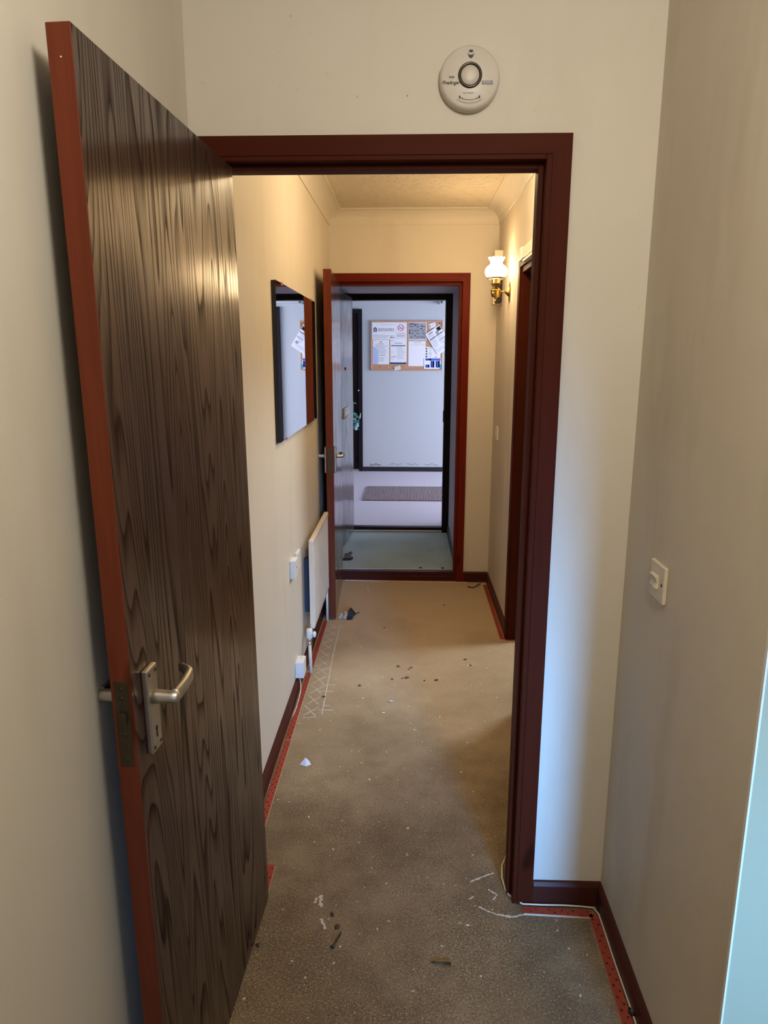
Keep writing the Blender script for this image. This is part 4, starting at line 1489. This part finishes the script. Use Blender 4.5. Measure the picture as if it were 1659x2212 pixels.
s.rect('grey_ink', 0.27, 0.810, 0.72, 0.835)
s.rect('navy', 0.06, 0.700, 0.92, 0.735)
s.lines('pale_ink', 0.42, 0.12, 0.90, 0.66, 9, 0.40, 6)
s.rect('pale_ink', 0.06, 0.43, 0.22, 0.45)
s.rect('pale_ink', 0.06, 0.22, 0.37, 0.27)
s.rect('pale_ink', 0.06, 0.14, 0.25, 0.16)
s.rect('ink', 0.90, 0.03, 0.95, 0.045)
s.done()
MBc = MB()
x0, z1 = nb(575, 850)
x1, z0 = nb(818, 872)
MBc.prism([(0, 0.0), (x1 - x0, 0.0), (x1 - x0, z1 - z0), (0, z1 - z0)], (x0, YN - 0.0125, z0), UX, UZ, (0, -0.004, 0))
tag(MBc.build('clip_bar', M['navy']), 'dark bar along the foot of the white form', 'clip bar')
s = Sheet(rc(848, 256, 1118, 518), 'grey printed plan in a white border at the top middle of the board', 'notice', 0.0, name='plan_sheet')
s.rect('grey_paper', 0.02, 0.04, 0.97, 0.97)
s.rect('ink', 0.04, 0.935, 0.32, 0.965)
s.rect('pale_ink', 0.04, 0.885, 0.56, 0.910)
for x, y, w, h in ((0.34, 0.80, 0.06, 0.07), (0.03, 0.52, 0.05, 0.07), (0.03, 0.37, 0.06, 0.10), (0.68, 0.62, 0.06, 0.07), (0.34, 0.23, 0.05, 0.06), (0.35, 0.50, 0.05, 0.06), (0.70, 0.78, 0.06, 0.06)):
    s.rect('ink', x, y, x + w, y + h)
for y in (0.80, 0.58, 0.42, 0.20):
    s.lines('pale_ink', 0.12, y - 0.08, 0.30, y, 3, 0.4, int(y * 100))
    s.lines('pale_ink', 0.43, y - 0.08, 0.62, y, 3, 0.4, int(y * 100) + 1)
    s.lines('pale_ink', 0.76, y - 0.08, 0.93, y, 3, 0.4, int(y * 100) + 2)
s.rect('paper', 0.68, 0.17, 0.74, 0.22)
s.rect('paper', 0.04, 0.79, 0.09, 0.84)
s.done()
s = Sheet(rc(848, 532, 1107, 905), 'nearly blank white sheet in a plastic sleeve below the grey plan', 'notice', 0.0, name='blank_sheet')
s.rect('grey_ink', 0.30, 0.930, 0.75, 0.945)
s.rect('pale_ink', 0.12, 0.890, 0.22, 0.902)
s.lines('pale_ink', 0.14, 0.845, 0.33, 0.865, 1, 0.6)
s.rect('grey_ink', 0.40, 0.845, 0.63, 0.857)
s.rect('grey_ink', 0.70, 0.845, 0.93, 0.857)
for k in range(11):
    s.rect('grey_ink', 0.0, 0.05 + k * 0.085, 0.012, 0.075 + k * 0.085)
s.done()
s = Sheet(rc(1109, 617, 1335, 785), 'white sheet with little portraits half hidden under the tilted leaflet', 'notice', 0.0, name='contacts_sheet')
for k in range(4):
    s.rect('ink', 0.02, 0.08 + 0.23 * k, 0.10, 0.22 + 0.23 * k)
s.rect('grey_ink', 0.20, 0.88, 0.45, 0.93)
s.rect('grey_ink', 0.19, 0.42, 0.42, 0.47)
s.lines('pale_ink', 0.20, 0.55, 0.42, 0.80, 4, 0.4, 8)
s.lines('pale_ink', 0.20, 0.08, 0.42, 0.36, 4, 0.4, 9)
s.rect('scrap_tan', 0.62, 0.05, 0.74, 0.14)
s.done()
s = Sheet(rc(1085, 786, 1338, 945), 'white leaflet with royal blue panels at the lower right of the board', 'leaflet', 0.003, name='blue_leaflet')
s.rect('blue', 0.09, 0.78, 0.97, 0.985)
s.rect('paper', 0.13, 0.85, 0.33, 0.90)
s.rect('navy', 0.33, 0.78, 0.42, 0.985)
for a, b in ((0.09, 0.33), (0.40, 0.62), (0.70, 0.94)):
    hi = 0.40 if a < 0.2 else 0.76
    s.rect('blue', a, 0.12, b, hi)
    s.rect('navy', b - 0.09, 0.14, b - 0.01, hi - 0.04)
    s.rect('pale_blue', a + 0.03, 0.2, a + 0.07, hi - 0.08)
    s.rect('paper', a + 0.08, 0.12, a + 0.12, 0.19)
s.done()
s = Sheet([(1098, 432), (1305, 287), (1499, 597), (1292, 742)], 'white leaflet hanging tilted at the right edge of the board', 'leaflet', 0.006, name='tilted_leaflet')
s.rect('ink', 0.72, 0.80, 0.98, 0.96)
s.rect('grey_ink', 0.80, 0.84, 0.90, 0.92)
c0 = s.at(0.66, 0.79)
s.ink('grey_ink').prism([(0.022 * math.cos(2 * PI * i / 20), 0.022 * math.sin(2 * PI * i / 20)) for i in range(20)], c0, s.u, s.v, (0, -0.0007, 0))
s.rect('ink', 0.16, 0.905, 0.46, 0.932)
s.lines('pale_ink', 0.06, 0.74, 0.52, 0.89, 5, 0.45, 11)
s.rect('ink', 0.05, 0.675, 0.47, 0.712)
s.rect('ink', 0.52, 0.675, 0.97, 0.712)
s.lines('pale_ink', 0.05, 0.30, 0.45, 0.65, 10, 0.4, 12)
s.lines('pale_ink', 0.52, 0.50, 0.95, 0.65, 4, 0.4, 13)
s.rect('grey_ink', 0.52, 0.455, 0.97, 0.492)
s.lines('pale_ink', 0.52, 0.30, 0.95, 0.43, 4, 0.4, 14)
s.rect('grey_ink', 0.70, 0.20, 0.90, 0.30)
s.lines('pale_ink', 0.05, 0.06, 0.95, 0.22, 4, 0.35, 15)
s.rect('ink', 0.06, 0.23, 0.10, 0.255)
s.done()
s = Sheet([(1143, 283), (1243, 250), (1262, 318), (1163, 350)], 'small white business card above the tilted leaflet', 'card', 0.001, name='business_card')
s.rect('navy', 0.10, 0.25, 0.20, 0.75)
s.lines('pale_ink', 0.45, 0.2, 0.92, 0.8, 4, 0.4, 16)
s.done()
s = Sheet([(635, 916), (730, 900), (737, 950), (645, 972)], 'small pale yellow note on the bottom rail of the board', 'note', 0.007, 'note', name='sticky_note')
s.rect('pale_ink', 0.25, 0.35, 0.8, 0.45)
s.rect('pale_ink', 0.25, 0.6, 0.8, 0.7)
s.done()
Sheet(rc(1330, 878, 1360, 946), 'small teal tab hanging at the lower right corner of the board', 'tab', 0.008, 'teal', name='teal_tab').done()
for (zx, zy, lab, mt) in ((1312, 262, 'dark push pin at the top right of the board', 'carbon'), (425, 913, 'dark push pin on the cork below the letter', 'carbon'), (547, 925, 'pale push pin on the cork below the form, left one', 'ivory'), (802, 916, 'pale push pin on the cork below the form, right one', 'ivory')):
    x, z = nb(zx, zy)
    m = MB()
    m.lathe([(0.0055, 0), (0.0055, -0.003), (0.003, -0.008), (0.005, -0.012)], (x, YN - 0.012, z), 'y', 12)
    tag(m.build('push_pin', M[mt]), lab, 'pin', 'push pins on the notice board')

# peeling paint above the hall skirting
for cx, w_, lab in ((-0.45, 0.15, 'peeling paint patch above the hall skirting, leftmost'), (-0.17, 0.20, 'long crack of peeling paint above the hall skirting in the middle'), (0.06, 0.16, 'raised peeling paint above the hall skirting, right of the middle crack'), (0.32, 0.18, 'peeling paint patch above the hall skirting, rightmost')):
    m = MB()
    n = 16
    up = [(cx - w_ / 2 + w_ * i / n, 0.096 + 0.012 * random.random() + 0.008 * math.sin(i * 0.6 + cx * 9)) for i in range(n + 1)]
    th = 0.012 if cx > -0.4 else 0.030
    lo = [(x, z - th * (0.35 + random.random() * 0.5)) for x, z in up][::-1]
    m.prism(up + lo, (0, YN, 0), UX, UZ, (0, -0.0012, 0))
    tag(m.build('paint_flake', M['plaster']), lab, 'peeling paint', 'peeling paint above the hall skirting')

# doors in the hall wall
def hall_door(name, x0, x1, zt, hinge_left, label):
    o = thing(name, ((x0 + x1) / 2, YN, 0), label, 'door', None, 'structure')
    fw = 0.055
    for a, b in ((x0, x0 + fw), (x1 - fw, x1)):
        MB().box((a, YN - 0.03, 0), (b, YN, zt), 0.003, 1).build('jamb', M['hall_dark'], o)
    MB().box((x0 + fw, YN - 0.03, zt - fw), (x1 - fw, YN, zt), 0.003, 1).build('head', M['hall_dark'], o)
    MB().box((x0 + fw, YN - 0.008, 0.03), (x1 - fw, YN, zt - fw)).build('leaf', M['outer'], o)
    MB().box((x0 + fw, YN - 0.03, 0.0), (x1 - fw, YN, 0.02), 0.002, 1).build('threshold', M['alu'], o)
    return o


hd = hall_door('door_4', -1.50, -0.620, 2.156, True, 'blackish closed door in the hall wall left of the notice board')
m = MB()
m.lathe([(0.008, 0), (0.010, -0.02), (0.012, -0.035), (0.004, -0.042)], (-0.672, YN - 0.03, 1.102), 'y', 16)
m.build('door_knob', M['chrome'], hd)
hall_door('door_5', 0.708, 1.60, 2.185, False, 'blackish door in the hall wall right of the notice board')

# white boxing below the hall ceiling
m = MB()
m.prism([(0.385, 2.235), (0.40, 2.215), (0.43, 2.285), (0.385, 2.285)], (0, YN, 0), UX, UZ, (0, -0.10, 0))
m.box((0.43, YN - 0.16, 2.225), (1.7, YN, 2.285), 0.003, 1)
tag(m.build('trim_6', M['hall']), 'white boxed ledge below the hall ceiling at the right', 'ceiling trim', None, 'structure')

# dried flower bunch hanging on the hall door
wr = thing('flower_bunch', (-0.74, YN - 0.03, 0.72), 'green and pale blue dried flower bunch hanging on the dark hall door', 'flowers')
rng = random.Random(4)
for k in range(11):
    m = MB()
    a = rng.uniform(-0.4, 0.9)
    L = rng.uniform(0.06, 0.11)
    base = Vector((-0.745 + rng.uniform(-0.02, 0.02), YN - 0.045 - rng.uniform(0, 0.02), 0.80 - k * 0.022))
    d = Vector((math.cos(a) * 0.8, -0.15, math.sin(a) - 0.2)).normalized()
    sd = d.cross(Vector((0, 1, 0))).normalized()
    ring = [base, base + d * L * 0.35 + sd * 0.016, base + d * L * 0.75 + sd * 0.011, base + d * L, base + d * L * 0.75 - sd * 0.011, base + d * L * 0.35 - sd * 0.016]
    top = [m.bm.verts.new(p + Vector((0, -0.002, 0))) for p in ring]
    bot = [m.bm.verts.new(p) for p in ring]
    m.bm.faces.new(top)
    m.bm.faces.new(bot[::-1])
    for i in range(6):
        m.bm.faces.new((top[i], top[(i + 1) % 6], bot[(i + 1) % 6], bot[i]))
    m.build('leaf', M['leaf'] if k % 3 else M['leaf_pale'], wr)
for k in range(3):
    m = MB()
    m.blob((-0.715 + 0.012 * k, YN - 0.06, 0.600 + 0.022 * k), 0.030, (0.8, 0.7, 1.2), 0.18, 2)
    m.build('flower_head', M['leaf_pale'], wr)
m = MB()
m.tube([(-0.72, YN - 0.05, 0.66), (-0.68, YN - 0.055, 0.69), (-0.655, YN - 0.055, 0.735), (-0.645, YN - 0.05, 0.80)], [0.008, 0.009, 0.008, 0.006], 8)
m.build('stem', M['straw'], wr)
m = MB()
m.tube([(-0.745, YN - 0.045, 0.94), (-0.70, YN - 0.05, 0.925)], [0.008, 0.003], 8)
m.build('stem', M['straw'], wr)
MB().tube([(-0.745, YN - 0.035, 0.95), (-0.745, YN - 0.045, 0.60)], 0.004, 8).build('stem', M['leaf'], wr)

# ribbed mat
m = MB()
m.box((-0.496, 7.605, 0), (0.90, 8.44, 0.012), 0.003, 1)
tag(m.build('doormat', M['mat'], None, shift=(0, 8.0, 0)), 'brown ribbed doormat on the pale hall carpet', 'doormat')
